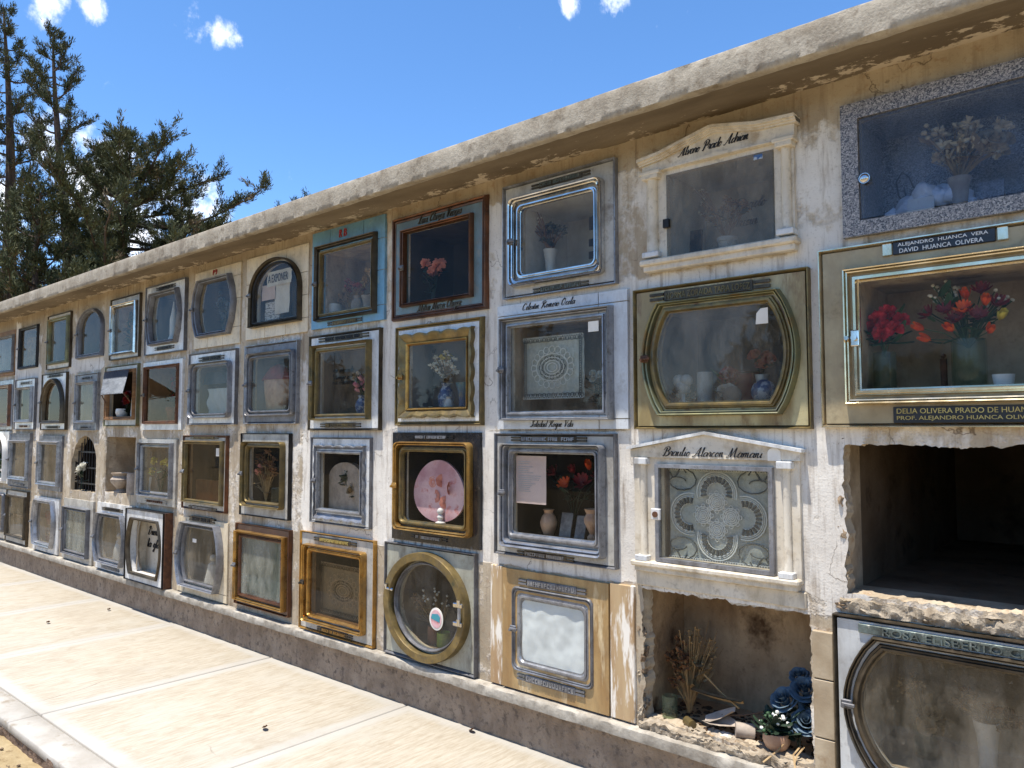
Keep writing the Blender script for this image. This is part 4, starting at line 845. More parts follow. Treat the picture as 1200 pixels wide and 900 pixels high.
# broken masonry along the two torn openings
def stone(x, y, z, r, seed, mat='rubble', sc=(1, .8, .8)):
    mb = MB(); mb.ico((x, y, z), r, 2, 1.1, sc, seed); return mb.build('stone', mat, wall, True, 22)
rng = random.Random(11)
for i in range(12):
    stone(rng.uniform(-1.0, -.2), rng.uniform(-.012, .05), .972 - rng.uniform(0, .05), rng.uniform(.010, .026), i, rng.choice(('rubble', 'rubble', 'rubble_dark')), (1.5, .9, .7))
for i in range(12): stone(-.99 + rng.uniform(-.012, .012), rng.uniform(.0, .03), rng.uniform(1.0, 1.53), rng.uniform(.008, .016), i + 40, rng.choice(('rubble', 'rubble_dark')), (.8, .9, 1.3))
for i in range(18): stone(-1.885 + rng.uniform(-.012, .012), rng.uniform(.0, .04), rng.uniform(.32, .72), rng.uniform(.008, .02), i + 60, rng.choice(('rubble', 'rubble_dark')), (.8, .9, 1.2))
for i in range(12): stone(rng.uniform(-1.86, -1.1), rng.uniform(-.03, .06), .302 + rng.uniform(-.012, .008), rng.uniform(.008, .02), i + 90, rng.choice(('rubble', 'rubble', 'rubble_dark')), (1.6, 1.1, .55))
for i in range(10): stone(-1.112 + rng.uniform(-.012, .01), rng.uniform(.0, .03), rng.uniform(.34, .85), rng.uniform(.008, .016), i + 130, 'rubble', (.8, .9, 1.3))

# ================================================================== niche fronts
def cut_tiles(mb, rect, zs, xs, gap=.0025):
    """cut a holed slab into tiles along the lines; returns mesh builders"""
    xl = [rect[0]] + sorted(xs) + [rect[1]]; zl = [rect[2]] + sorted(zs) + [rect[3]]; outp = []
    for a, b_ in zip(xl, xl[1:]):
        for c, d in zip(zl, zl[1:]):
            bm = bmesh.new(); V = [bm.verts.new(v) for v in mb.v]
            for f in mb.f: bm.faces.new([V[i] for i in f])
            for co, no in (((a + gap, 0, 0), (1, 0, 0)), ((b_ - gap, 0, 0), (-1, 0, 0)), ((0, 0, c + gap), (0, 0, 1)), ((0, 0, d - gap), (0, 0, -1))):
                r = bmesh.ops.bisect_plane(bm, geom=bm.verts[:] + bm.edges[:] + bm.faces[:], plane_co=co, plane_no=no, clear_inner=True)
                ed = [e for e in r['geom_cut'] if isinstance(e, bmesh.types.BMEdge)]
                if ed: bmesh.ops.holes_fill(bm, edges=ed, sides=0)
            if len(bm.faces) > 3:
                bm.verts.index_update(); t = MB(); t.add([v.co for v in bm.verts], [[v.index for v in f.verts] for f in bm.faces]); outp.append(t)
            bm.free()
    return outp
def plate(t, p, rng, y):
    x0, x1, z0, z1, m, txt, lm = p; h = z1 - z0
    mb = MB(); e = .13 * (x1 - x0)
    mb.box(x0 + e, x1 - e, y - .007, y + .01, z0, z1, .002)
    for a, b_ in ((x0, x0 + e - .003), (x1 - e + .003, x1)):
        mb.box(a, b_, y - .008, y + .01, z0 + .12 * h, z0 + .40 * h); mb.box(a, b_, y - .008, y + .01, z0 + .60 * h, z1 - .12 * h)
    pl = mb.build('nameplate', m, t)
    if txt: put_text(txt, lm, (x0 + x1) / 2, (z0 + z1) / 2, y - .0085, (x1 - x0) * .70, h * .62, pl, 0, .0015)
    else:
        mb = MB(); blind_letters(mb, x0 + e + .01, x1 - e - .01, z0 + .2 * h, z1 - .2 * h, y - .007, rng); tag(mb.build('lettering', lm, pl, smooth=False), kind='stuff')
def latch(t, x, z, y, mat='alu', s=1):
    mb = MB(); mb.box(x - .018 * s, x + .022 * s, y - .010, y, z - .016 * s, z + .016 * s, .003); mb.box(x - .012 * s, x + .034 * s, y - .020, y - .010, z - .006 * s, z + .006 * s, .002)
    mb.tube([(x - .006 * s, y - .002, z - .005), (x - .006 * s, y - .026, z - .005)], .007 * s, 8)
    mb.build('handle', mat, t)
def front(k, f):
    rng = random.Random(k); g = f['G']; st = f.get('st', 0); sh = f['shape']; S = f.get('S'); F = f.get('F')
    base = S or F or g
    t = thing('niche_front', f['label'], 'niche front', ((base[0] + base[1]) / 2, 0, base[2]))
    y = -st
    sub = 'rect' if sh == 'wavy' else sh
    if S:
        hole = shp(sub, inset(g, -.010), f.get('sa')); tw = f.get('tw', .016) if f.get('trim') else 0
        mb = MB(); holed(mb, inset(S, tw * .9), hole, .014, y)
        if f.get('tiles'):
            for tl in cut_tiles(mb, S, f['tiles'][1], f['tiles'][2]): tl.build('tile', f['sm'], t)
            b2 = MB(); holed(b2, inset(S, .004), shp(sub, inset(g, -.014), f.get('sa')), .013, y + .006); b2.build('tile_bed', 'concrete', t)
        else: mb.build('surround', f['sm'], t)
        if tw:
            mb = MB(); moulding(mb, shp('rect', S), shp('rect', inset(S, tw)), .010, .010 + st + .012, 'bevel' if tw < .02 else 'ogee'); mb.build('edge_trim', f['trim'], t)
        if f.get('sidemat'):
            mb = MB(); mb.box(S[1] + .001, S[1] + .012, -st + .004, .012, S[2], S[3]); mb.build('brown_side', f['sidemat'], t)  # right side of the slab coloured brown
    if F:
        fh = f.get('fh', .035); D = f.get('Dr'); fi = inset(D, -.009) if D else inset(g, 0)
        mb = MB(); moulding(mb, shp(sh, F, f.get('sa')), shp(sub if sh != 'wavy' else 'wavy', fi, f.get('sa') if sh != 'wavy' else 0), y + .012, fh + .012, {'circle': 'flat', 'wavy': 'bevel'}.get(sh, 'ogee'))
        mb.build('outer_frame', f['fm'], t)
    D = f.get('Dr'); yg = y + .002
    if D:
        mb = MB(); moulding(mb, shp(sub, D, f.get('sa')), shp(sub, g, f.get('sa')), y + .012, f.get('dh', .034), 'step'); mb.build('door_frame', f['dm'], t)
        yg = y - .004
    if f.get('gold'):
        mb = MB(); moulding(mb, shp('rect', inset(g, -.002)), shp('rect', inset(g, .010)), y + .006, .022, 'bevel'); mb.build('door_frame', f['gold'], t)
    if f.get('glass'):
        mb = MB(); mb.prism(shp(sub, inset(g, -.004), f.get('sa')), yg, yg + .004); mb.build('glass_pane', f['glass'], t, smooth=False)
    for p in f.get('plates', []): plate(t, p, rng, y)
    for (s_, x, z, w, h, m) in f.get('texts', []): (script(s_, m, x, z, y - .003, w, h * .45, t, .2, .003) if len(s_) > 4 else put_text(s_, m, x, z, y - .003, w, h, t, .1, .003))
    if F and f.get('glass') and sh != 'circle' and k != 'A2':
        zz = (g[2] + g[3]) / 2; xx = ((D[0] + F[0]) / 2 if D else F[0] + .02)
        latch(t, xx, zz, y - f.get('fh', .035) * .8, f.get('hm', 'alu_dull'))
    return t, y
T = {}
def cyl_y(mb, x, z, y0, y1, r, n=14): mb.tube([(x, y0, z), (x, y1, z)], r, n)
for k, f in FR.items():
    if f.get('ped'): continue
    T[k] = front(k, f)[0]
# granite front: round chrome lock
mb = MB(); cyl_y(mb, -.862, 2.545, -.05, -.022, .020, 20); mb.ico((-.862, -.05, 2.545), .018, 2, 0, (1, .5, 1)); mb.build('lock', 'chrome', T['A1'])
# gold front: name plates and lock
t = T['A2']
mb = MB(); mb.box(-.775, -.452, -.034, -.020, 2.242, 2.288, .002); pl = mb.build('nameplate', 'plaque_black', t)
put_text('ALEJANDRO  HUANCA  VERA', 'letter_white', -.615, 2.275, -.0345, .285, .0155, pl)
put_text('DAVID  HUANCA  OLIVERA', 'letter_white', -.620, 2.254, -.0345, .265, .0155, pl)
for x0, x1 in ((-.812, -.779), (-.448, -.415)):
    mb = MB(); mb.box(x0, x1, -.036, -.020, 2.242, 2.288, .003); mb.build('plate_end', 'gold_pale', t)
mb = MB(); mb.box(-.790, -.330, -.034, -.020, 1.627, 1.686, .002); pl = mb.build('nameplate', 'plaque_black', t)
put_text('DELIA OLIVERA PRADO DE HUANCA', 'letter_gold', -.56, 1.670, -.0345, .435, .0185, pl)
put_text('PROF. ALEJANDRO HUANCA OLIVERA', 'letter_gold', -.56, 1.643, -.0345, .435, .0185, pl)
mb = MB(); mb.box(-.925, -.895, -.058, -.05, 1.915, 1.975, .003); cyl_y(mb, -.910, 1.945, -.07, -.055, .011); cyl_y(mb, -.935, 1.945, -.075, -.03, .008); mb.build('handle', 'chrome', t)
# lower right front: cast letters and lever
t = T['A4']
mb = MB(); mb.box(-.93, -.20, -.040, -.025, .858, .890, .002); pl = mb.build('nameplate', 'verdigris', t); put_text('ROSA ELISBERTO CABRERA', 'verdigris', -.545, .874, -.044, .60, .027, pl, 0, .005)
# round front: door ring clamps
t = T['D4']
for z in (.66, .56):
    mb = MB(); mb.box(-3.01, -2.945, -.085, -.03, z - .012, z + .012, .004); mb.tube([(-2.965, -.085, z - .005), (-2.965, -.085, z + .03)], .009, 8); mb.build('hinge', 'chrome', t)
mb = MB(); cyl_y(mb, -2.972, .61, -.075, -.03, .008); mb.tube([(-2.972, -.07, .56), (-2.972, -.07, .66)], .010, 8); mb.build('hinge_pin', 'alu', t)
mb = MB(); mb.tube([(-3.547 + .0, -.05, .665), (-3.575, -.075, .675), (-3.572, -.08, .70)], .010, 8); mb.build('handle', 'chrome', t)
# C2: script names on the tiles; D2 inside
script('Celestin Romero Ocola', 'letter_black', -2.40, 2.232, -.0225, .34, .017, T['C2'], .11)
script('Soledad Roque Vda', 'letter_black', -2.38, 1.626, -.0225, .27, .016, T['C2'], .11)

# --- the two fronts with pediments
def pediment(k, f, eL, eR, pk, eave, flat, sill, cols, name, namebox, moulded):
    g = f['G']; t = thing('niche_front', f['label'], 'niche front', ((eL + eR) / 2, 0, sill[2])); T[k] = t
    top = cols[0][3] + .012
    # back panel with the opening
    mb = MB(); holed(mb, (eL + .022, eR - .022, sill[3] - .004, top + .006), shp('rect', inset(g, -.004 if not f.get('Dr') else .0)), .014, -.018); mb.build('surround', 'marble_cream', t)
    # pediment body and raking cornice
    cx = pk[0]; zt = pk[1]
    if moulded:
        sx = .20
        prof = [(eL, eave), (eL + sx * .55, eave + .012), (cx - .012, zt), (cx + .012, zt), (eR - sx * .8, eave + .030), (eR, eave + .022)]
    else: prof = [(eL, eave), (cx, zt), (eR, eave)]
    th = .028 if moulded else .013
    body = [(eL + .012, top)] + [(x if 0 < i < len(prof) - 1 else (eL + .012 if i == 0 else eR - .012), z - th) for i, (x, z) in enumerate(prof)] + [(eR - .012, top)]
    mb = MB(); mb.prism(body, -.034, .012); pb = mb.build('pediment', 'marble_cream', t)
    mb = MB()
    for ins, yy in ((0, -.068), (.008, -.056), (.016, -.046)) if moulded else ((0, -.052),):
        l = prof + [(x, z - th * (.55 if ins == 0 and moulded else 1) ) for x, z in prof[::-1]]
        l = [(x, z - ins) for x, z in prof] + [(x, z - ins - th * (.5 if moulded else 1)) for x, z in prof[::-1]]
        mb.prism(l, yy, .01)
    mb.build('cornice', 'marble_cream' if moulded else 'marble_white', t)
    script(name, 'letter_black', namebox[0], namebox[1], -.0355, namebox[2], namebox[3], pb, .17 if moulded else .12)
    if moulded:
        mb = MB(); mb.prism([(g[0] - .02, top + .001), ((g[0] + g[1]) / 2 - .02, top + .016), ((g[0] + g[1]) / 2, top + .026), ((g[0] + g[1]) / 2 + .02, top + .016), (g[1] + .02, top + .001)], -.044, -.02); mb.build('scroll', 'marble_cream', t)
    # sill
    mb = MB(); mb.box(sill[0], sill[1], -.060, .012, (sill[2] + sill[3]) / 2, sill[3], .006); mb.box(sill[0] + .012, sill[1] - .012, -.044, .012, sill[2], (sill[2] + sill[3]) / 2 + .004, .004); mb.build('sill', 'marble_cream', t)
    for (x0, x1, z0, z1) in cols:
        cxx = (x0 + x1) / 2; r = (x1 - x0) / 2; h = z1 - z0; mb = MB(); n = 14
        pr = [(r * 1.0, 0), (r * 1.0, .02 * h), (r * .82, .05 * h), (r * .8, .5 * h), (r * .74, .93 * h), (r * .86, .95 * h), (r * .9, h)]
        mb.lathe((cxx, -.022, z0), pr, n); co = mb.build('column', 'marble_cream', t)
        mb = MB(); mb.box(x0 - .010, x1 + .010, -.056, .0, z0 - .003, z0 + .022, .003); mb.build('base', 'marble_white', co)
        mb = MB(); mb.box(x0 - .010, x1 + .010, -.056, .0, z1 - .020, z1 + .010, .003)
        if moulded: mb.box(x0 - .020, x1 + .020, -.058, .0, z1 + .0, z1 + .018, .003)
        mb.build('capital', 'marble_white' if not moulded else 'marble_cream', co)
    D = f.get('Dr')
    if D:
        mb = MB(); moulding(mb, shp('rect', D), shp('rect', g), -.012, .028, 'flat'); mb.build('door_frame', f['dm'], t)
    mb = MB(); mb.prism(shp('rect', inset(g, -.003)), -.030 if D else -.024, -.026 if D else -.0195); mb.build('glass_pane', f['glass'], t, smooth=False)
    return t
t = pediment('B1', FR['B1'], -1.842, -1.115, (-1.475, 2.908), .0 + 2.840, 0, (-1.838, -1.120, 2.318, 2.372), [(-1.815, -1.752, 2.385, 2.762), (-1.192, -1.142, 2.385, 2.762)], 'Alvaro Prado Adrian', (-1.482, 2.826, .325, .020), True)
mb = MB(); mb.box(-1.725, -1.695, -.040, -.022, 2.508, 2.548, .002); mb.build('handle', 'iron_black', t)
script('Alvaro Prado', 'letter_black', -1.60, 2.66, .372, .36, .024, t, .16); script('Adrian', 'letter_black', -1.55, 2.58, .372, .18, .024, t, .16)
mb = MB(); mb.box(-1.30, -1.262, -.028, -.0245, 2.722, 2.742); mb.build('sticker', 'ceramic_blue', t)
t = pediment('B3', FR['B3'], -1.920, -1.120, (-1.535, 1.596), 1.527, 0, (-1.900, -1.140, .972, 1.020), [(-1.868, -1.826, 1.022, 1.468), (-1.212, -1.172, 1.022, 1.468)], 'Braulio Alarcon Mamani', (-1.515, 1.498, .455, .019), False)
mb = MB(); mb.box(-1.795, -1.750, -.052, -.036, 1.205, 1.255, .003); h_ = mb.build('handle', 'ceramic_white', t); mb = MB(); cyl_y(mb, -1.772, 1.23, -.058, -.05, .013); mb.build('lock', 'rust', h_)
mb = MB(); l = shp('arch', (-1.262, -1.208, 1.478, 1.530), .4); mb.prism(l, -.037, -.0335); mb.build('sticker', 'paper', t)
mb = MB(); mb.box(-1.90, -1.13, -.012, .012, .905, .968, .003); mb.build('apron', 'marble_cream', t)

# ================================================================== things inside the niches
def F0(k): return HOLE[k][2] - (.002 if k not in ('A3', 'B4') else .012)     # floor height of a recess
def vase(name, label, pos, h, r, mat, prof='belly', group=None, n=16):
    pr = {'belly': [(.55, 0), (.62, .03), (.95, .35), (1, .5), (.8, .72), (.5, .86), (.55, .95), (.68, 1), (.6, 1), (.45, .9)],
          'tall': [(.7, 0), (.72, .05), (.62, .3), (.75, .7), (1, 1), (.92, 1), (.68, .7), (.5, .1)],
          'jar': [(.95, 0), (1, .04), (1, .92), (.96, 1), (.9, 1), (.92, .1)],
          'pot': [(.6, 0), (.65, .03), (.9, .8), (1, .82), (1, 1), (.9, 1), (.82, .85)],
          'urn': [(.6, 0), (.62, .08), (.3, .18), (.5, .3), (.95, .55), (1, .68), (.7, .85), (.95, 1), (.85, 1), (.6, .88)],
          'cup': [(.75, 0), (.8, .03), (1, 1), (.93, 1), (.75, .1)], 'bowl': [(.4, 0), (.8, .2), (1, .55), (.96, .9), (.9, 1), (.8, .9)]}[prof]
    mb = MB(); mb.lathe(pos, [(a * r, b * h) for a, b in pr], n); return solo(mb, name, mat, label, 'vase' if name == 'vase' else name.split('_')[-1], pos, group)
def petal(mb, c, ax, side, L, W, curl, cup=.15):
    """one curved petal from c along ax; side is its width direction"""
    nrm = ax.cross(side).normalized(); pts = []
    for i in range(4):
        t = i / 3; w = W * math.sin(math.pi * (.15 + .72 * t)) * .5
        o = c + ax * (L * t) + nrm * (curl * L * t * t)
        for s in (-1, 0, 1): pts.append(o + side * (w * s) + nrm * (cup * W * abs(s)))
    mb.add(pts, [(i * 3 + j, i * 3 + j + 1, i * 3 + j + 4, i * 3 + j + 3) for i in range(3) for j in range(2)])
def head_mesh(kind, mat, r, seed=0):
    rng = random.Random(seed); mb = MB(); Z = Vector((0, 0, 1))
    if kind == 'rose':
        for lay, (n, r0, r1, h0, h1, span) in enumerate(((3, .10, .20, -.2, .55, 1.3), (4, .20, .40, -.3, .50, 1.0), (5, .34, .66, -.4, .36, .85), (6, .48, .95, -.45, .12, .72), (6, .5, 1.1, -.5, -.12, .66))):
            for q in range(n):
                a = 2 * math.pi * (q + lay * .41) / n + rng.uniform(-.15, .15); hj = rng.uniform(-.06, .06); pts = []
                for i in range(5):
                    v = i / 4; rad = r * (r0 + (r1 - r0) * (.55 * v + .45 * v ** 3)); zz = r * (h0 + (h1 + hj - h0) * (1.15 * v - .15 * v * v * v))
                    for j in range(5):
                        u = j / 2 - 1; an = a + u * span * (.55 + .45 * math.sin(math.pi * (.15 + .7 * v))); pts.append((rad * math.cos(an) * (1 - .06 * u * u), rad * math.sin(an) * (1 - .06 * u * u), zz - r * .10 * u * u * v))
                mb.add(pts, [(i * 5 + j, i * 5 + j + 1, i * 5 + j + 6, i * 5 + j + 5) for i in range(4) for j in range(4)])
    elif kind == 'daisy':
        n = 12
        for q in range(n):
            a = 2 * math.pi * q / n; tl = R(25 + rng.uniform(-12, 12)); ax = Vector((math.cos(a) * math.cos(tl), math.sin(a) * math.cos(tl), math.sin(tl)))
            petal(mb, Vector((0, 0, 0)), ax, Vector((-math.sin(a), math.cos(a), 0)), r, r * .38, .3)
        mb.ico((0, 0, .12 * r), r * .22, 1)
    elif kind == 'lily':
        for q in range(6):
            a = 2 * math.pi * q / 6; tl = R(48 + rng.uniform(-10, 10)); ax = Vector((math.cos(a) * math.cos(tl), math.sin(a) * math.cos(tl), math.sin(tl)))
            petal(mb, Vector((0, 0, -.3 * r)), ax, Vector((-math.sin(a), math.cos(a), 0)), r * 1.1, r * .5, .45)
    elif kind == 'carn':
        for q in range(46):
            a = rng.uniform(0, 2 * math.pi); tl = R(rng.uniform(-25, 88)); ax = Vector((math.cos(a) * math.cos(tl), math.sin(a) * math.cos(tl), math.sin(tl)))
            petal(mb, Vector((0, 0, -.1 * r)), ax, ax.orthogonal().normalized(), r * rng.uniform(.8, 1.05), r * .5, rng.uniform(-.3, .3))
    elif kind == 'dry':
        for q in range(14):
            a = rng.uniform(0, 2 * math.pi); tl = R(rng.uniform(-50, 80)); ax = Vector((math.cos(a) * math.cos(tl), math.sin(a) * math.cos(tl), math.sin(tl)))
            petal(mb, Vector((0, 0, 0)), ax, ax.orthogonal().normalized(), r * rng.uniform(.6, 1.1), r * .55, rng.uniform(-.7, .7), .3)
    elif kind == 'bud':
        mb.ico((0, 0, 0), r, 1, .2)
    me = mb.mesh('flower', mat, (0, 0, 0), True, 60, fix=False); return me
HM = {}
def bouquet(label, base, heads, stem='leaf_green', nleaf=6, leafmat='leaf_green', cat='flowers', seed=1, name='bouquet', group=None, stem_r=.0022, extra=0):
    """heads: list of (x, y, z, kind, material, radius) in world coordinates"""
    rng = random.Random(seed); base = Vector(base); t = thing(name, label, cat, base, group); mb = MB()
    for h in heads:
        p = Vector(h[:3]); mid = base.lerp(p, .5) + Vector((0, 0, .1 * (p - base).length)); mb.tube([base + Vector((rng.uniform(-.006, .006), rng.uniform(-.006, .006), 0)), mid, p], stem_r, 5)
    for _ in range(extra):
        h = Vector(rng.choice(heads)[:3]); p = base.lerp(h, rng.uniform(.7, 1.15)) + Vector((rng.uniform(-.05, .05), rng.uniform(-.03, .03), rng.uniform(-.04, .05))); mb.tube([base, base.lerp(p, .5) + Vector((0, 0, .02)), p], stem_r * .6, 4)
    mb.build('stems', stem, t)
    if nleaf:
        mb = MB()
        for _ in range(nleaf):
            h = Vector(rng.choice(heads)[:3]); c = base.lerp(h, rng.uniform(.35, .85)); a = rng.uniform(0, 6.28); ax = Vector((math.cos(a) * .8, math.sin(a) * .6, rng.uniform(-.2, .6))).normalized()
            petal(mb, c, ax, ax.cross(Vector((0, 0, 1))).normalized(), rng.uniform(.05, .09), .035, rng.uniform(-.3, .1))
        mb.build('leaves', leafmat, t, fix=False)
    for i, (x, y, z, kind, mat, r) in enumerate(heads):
        key = (kind, mat, round(r, 3), i % 3)
        if key not in HM: HM[key] = head_mesh(kind, mat, r, i)
        o = bpy.data.objects.new('flower', HM[key]); COL.objects.link(o); o.parent = t; o.location = Vector((x, y, z)) - base
        d = (Vector((x, y, z)) - base).normalized() + Vector((0, -.9, .1)); o.rotation_euler = d.to_track_quat('Z', 'Y').to_euler()
    return t
def Q(px, py, y):
    """a point behind the panes: no deeper than the slanting view lets one see past the left jamb"""
    w = P(px, py, 0).x; return P(px, py, min(y, .36 / abs(w)))
def spread(px, py, y, n, wx, wz, kind, mat, r, seed=0, dy=.04):
    rng = random.Random(seed); c = Q(px, py, y); dy = min(dy, .3 * c.y); res = []
    for i in range(n):
        a = rng.uniform(0, 6.28); q = math.sqrt(rng.random()); res.append((c.x + wx * q * math.cos(a), c.y + rng.uniform(-dy, dy), c.z + wz * q * math.sin(a), kind, mat, r * rng.uniform(.8, 1.15)))
    return res
def card(name, label, x0, x1, z0, z1, y, mat, tilt=0, cat='card', th=.004, group=None, wave=0):
    mb = MB(); n = 10; fr_, bk = [], []
    for (yy) in (0, th):
        vs_ = [(x0 + (x1 - x0) * i / n, y + yy + wave * math.sin(i * 1.7 + j) + tilt * (j / n), z0 + (z1 - z0) * j / n) for i in range(n + 1) for j in range(n + 1)]
        o_ = len(mb.v); mb.v += vs_
        for i in range(n):
            for j in range(n):
                q = (o_ + i * (n + 1) + j, o_ + (i + 1) * (n + 1) + j, o_ + (i + 1) * (n + 1) + j + 1, o_ + i * (n + 1) + j + 1); mb.f.append(q if yy == 0 else q[::-1])
    m = (n + 1) ** 2
    for i in range(n):
        mb.f += [(i * (n + 1), m + i * (n + 1), m + (i + 1) * (n + 1), (i + 1) * (n + 1)), (i * (n + 1) + n, (i + 1) * (n + 1) + n, m + (i + 1) * (n + 1) + n, m + i * (n + 1) + n), (i, i + 1, m + i + 1, m + i), (n * (n + 1) + i, m + n * (n + 1) + i, m + n * (n + 1) + i + 1, n * (n + 1) + i + 1)]
    return solo(mb, name, mat, label, cat, ((x0 + x1) / 2, y, z0), group)

# ---- A1: dried flowers, wool, two cards, carved leaf
mb = MB()
for i in range(60): mb.ico((-.80 + .26 * (i / 59) + random.uniform(-.02, .02), .13 + random.uniform(-.03, .06), 2.40 + .085 * math.sin(math.pi * (i + 2) / 63) + random.uniform(-.02, .02)), random.uniform(.022, .045), 2, .6, (1, .9, .9), i)
mb.box(-.84, -.53, .08, .2, F0('A1'), 2.36)
solo(mb, 'cotton_wool', 'wool', 'white cotton wool heap behind the blue tinted pane', 'cotton', (-.68, .13, F0('A1')), None, True, 120)
z_ = F0('A1')
card('card', 'pale blank card standing in front of the cotton wool', -.745, -.655, z_, 2.465, .06, 'paper', .01)
card('card', 'grey speckled stone tablet right of the dried flowers behind blue pane', -.535, -.445, z_, 2.500, .12, 'granite', .02, 'tablet', .012)
hd = spread(1135, 165, .09, 26, .125, .075, 'dry', 'dry_cream', .030, 3) + spread(1165, 165, .09, 6, .06, .04, 'rose', 'dry_cream', .03, 4) + spread(1090, 155, .09, 9, .05, .03, 'bud', 'dry_cream', .010, 5)
b = Q(1125, 230, .09); vase('vase', 'smoky vase of dried flowers behind the blue pane', (b.x, b.y, z_), .13, .04, 'clay_grey', 'tall')
bouquet('dried cream flowers fanned out behind the blue tinted pane', (b.x, b.y, z_ + .12), hd, 'dry_stem', 8, 'dry_leaf', seed=2, extra=12)
mb = MB(); lp = [(-.795, 2.49), (-.83, 2.55), (-.838, 2.61), (-.815, 2.645), (-.79, 2.62), (-.775, 2.575), (-.76, 2.555), (-.768, 2.515), (-.795, 2.49), (-.797, 2.44)]
mb.tube([(x, .292, z) for x, z in lp], .003, 6); mb.tube([(-.80, .292, 2.52), (-.81, .292, 2.58)], .002, 5); mb.tube([(-.79, .292, 2.53), (-.78, .292, 2.565)], .002, 5)
solo(mb, 'leaf_outline', 'letter_black', 'black leaf outline drawn inside the granite niche', 'carving', (-.80, .292, 2.44))
# ---- A2: red roses, orange lilies, glass vases, candle cup
z_ = F0('A2')
glass('vase_glass', .10, (.86, .90, .84), (120, 128, 112), .02, .6)
b = Q(1037, 430, .12); vase('vase', 'narrow glass vase holding the red roses', (b.x, b.y, z_), .16, .042, 'vase_glass', 'jar')
hd = [(*Q(px, py, .12 + dy), 'carn', 'red_petal', .036) for px, py, dy in ((1040, 366, 0), (1028, 373, -.02), (1055, 375, 0), (1022, 385, .0), (1036, 383, -.03), (1048, 385, -.03), (1033, 391, -.04))]
bouquet('bunch of red carnations in the gold framed niche', (b.x, b.y, z_ + .14), hd, 'leaf_green', 14, seed=4)
b = Q(1136, 430, .14); vase('vase', 'wide glass vase holding the orange bouquet', (b.x, b.y, z_), .19, .058, 'vase_glass', 'jar')
hd = [(*Q(px, py, .14 + dy), kd, mt, .042) for px, py, dy, kd, mt in ((1080, 385, -.02, 'lily', 'orange_petal'), (1115, 386, -.05, 'lily', 'orange_petal'), (1160, 388, -.05, 'lily', 'orange_petal'), (1090, 370, 0, 'daisy', 'darkred_petal'), (1110, 366, -.03, 'daisy', 'darkred_petal'),
      (1130, 365, -.04, 'daisy', 'orange_petal'), (1150, 343, 0, 'daisy', 'darkred_petal'), (1132, 348, 0, 'lily', 'orange_petal'), (1168, 358, 0, 'daisy', 'darkred_petal'), (1155, 355, -.03, 'lily', 'orange_petal'), (1172, 372, -.02, 'lily', 'yellow_petal'), (1088, 398, -.02, 'lily', 'orange_petal'), (1122, 376, -.04, 'daisy', 'darkred_petal'), (1145, 372, -.05, 'daisy', 'darkred_petal'))]
hd += spread(1108, 345, .17, 26, .06, .045, 'bud', 'white_petal', .007, 8) + spread(1172, 352, .17, 14, .05, .04, 'bud', 'white_petal', .007, 9)
bouquet('large bouquet of orange and dark red flowers with small white sprigs', (b.x, b.y, z_ + .16), hd, 'leaf_green', 22, seed=5)
b = Q(1176, 440, .1); vase('candle_cup', 'small white candle cup right of the orange bouquet', (b.x, b.y, z_), .055, .035, 'ceramic_white', 'cup')
b = Q(1106, 430, .2); mb = MB(); mb.tube([(b.x, b.y, z_), (b.x, b.y, z_ + .13)], .012, 8); mb.ico((b.x, b.y, z_ + .14), .010, 1); solo(mb, 'candle', 'rust', 'thin brown candle between the two glass vases', 'candle', (b.x, b.y, z_))
# ---- A4
z_ = F0('A4')
b = Q(1158, 890, .14); vase('vase', 'white vase behind the dusty barrel-shaped pane', (b.x, b.y, z_), .20, .045, 'ceramic_white', 'tall')
hd = spread(1160, 830, .14, 16, .10, .06, 'dry', 'dry_brown', .026, 2)
bouquet('faded brown flowers in the white vase, lower right niche', (b.x, b.y, z_ + .18), hd, 'dry_stem', 8, 'dry_leaf', seed=8, extra=6)
b = Q(1085, 880, .2); vase('vase', 'clear glass tumbler with cream dried roses, lower right niche', (b.x, b.y, z_), .12, .04, 'vase_glass', 'jar')
hd = spread(1092, 845, .2, 9, .06, .05, 'rose', 'dry_petal', .030, 3) + spread(1065, 800, .22, 8, .05, .03, 'dry', 'dry_petal', .02, 5)
bouquet('cream dried roses in the glass tumbler, lower right niche', (b.x, b.y, z_ + .11), hd, 'dry_stem', 8, 'dry_leaf', seed=9)
# ---- B1
z_ = F0('B1')
card('picture', 'small dark arched picture on the left inside the moulded pediment niche', -1.755, -1.665, z_, 2.545, .20, 'iron_black', .02, 'picture', .012)
b = Q(852, 275, .16); vase('vase', 'white pot with dark dried flowers inside the moulded pediment niche', (b.x, b.y, z_), .10, .045, 'ceramic_white', 'pot')
hd = spread(862, 240, .16, 12, .06, .045, 'dry', 'dry_brown', .022, 2) + spread(820, 235, .2, 14, .03, .08, 'bud', 'white_petal', .006, 6)
bouquet('dark dried flowers in the white pot, moulded pediment niche', (b.x, b.y, z_ + .09), hd, 'dry_brown', 10, 'leaf_dark', seed=7)
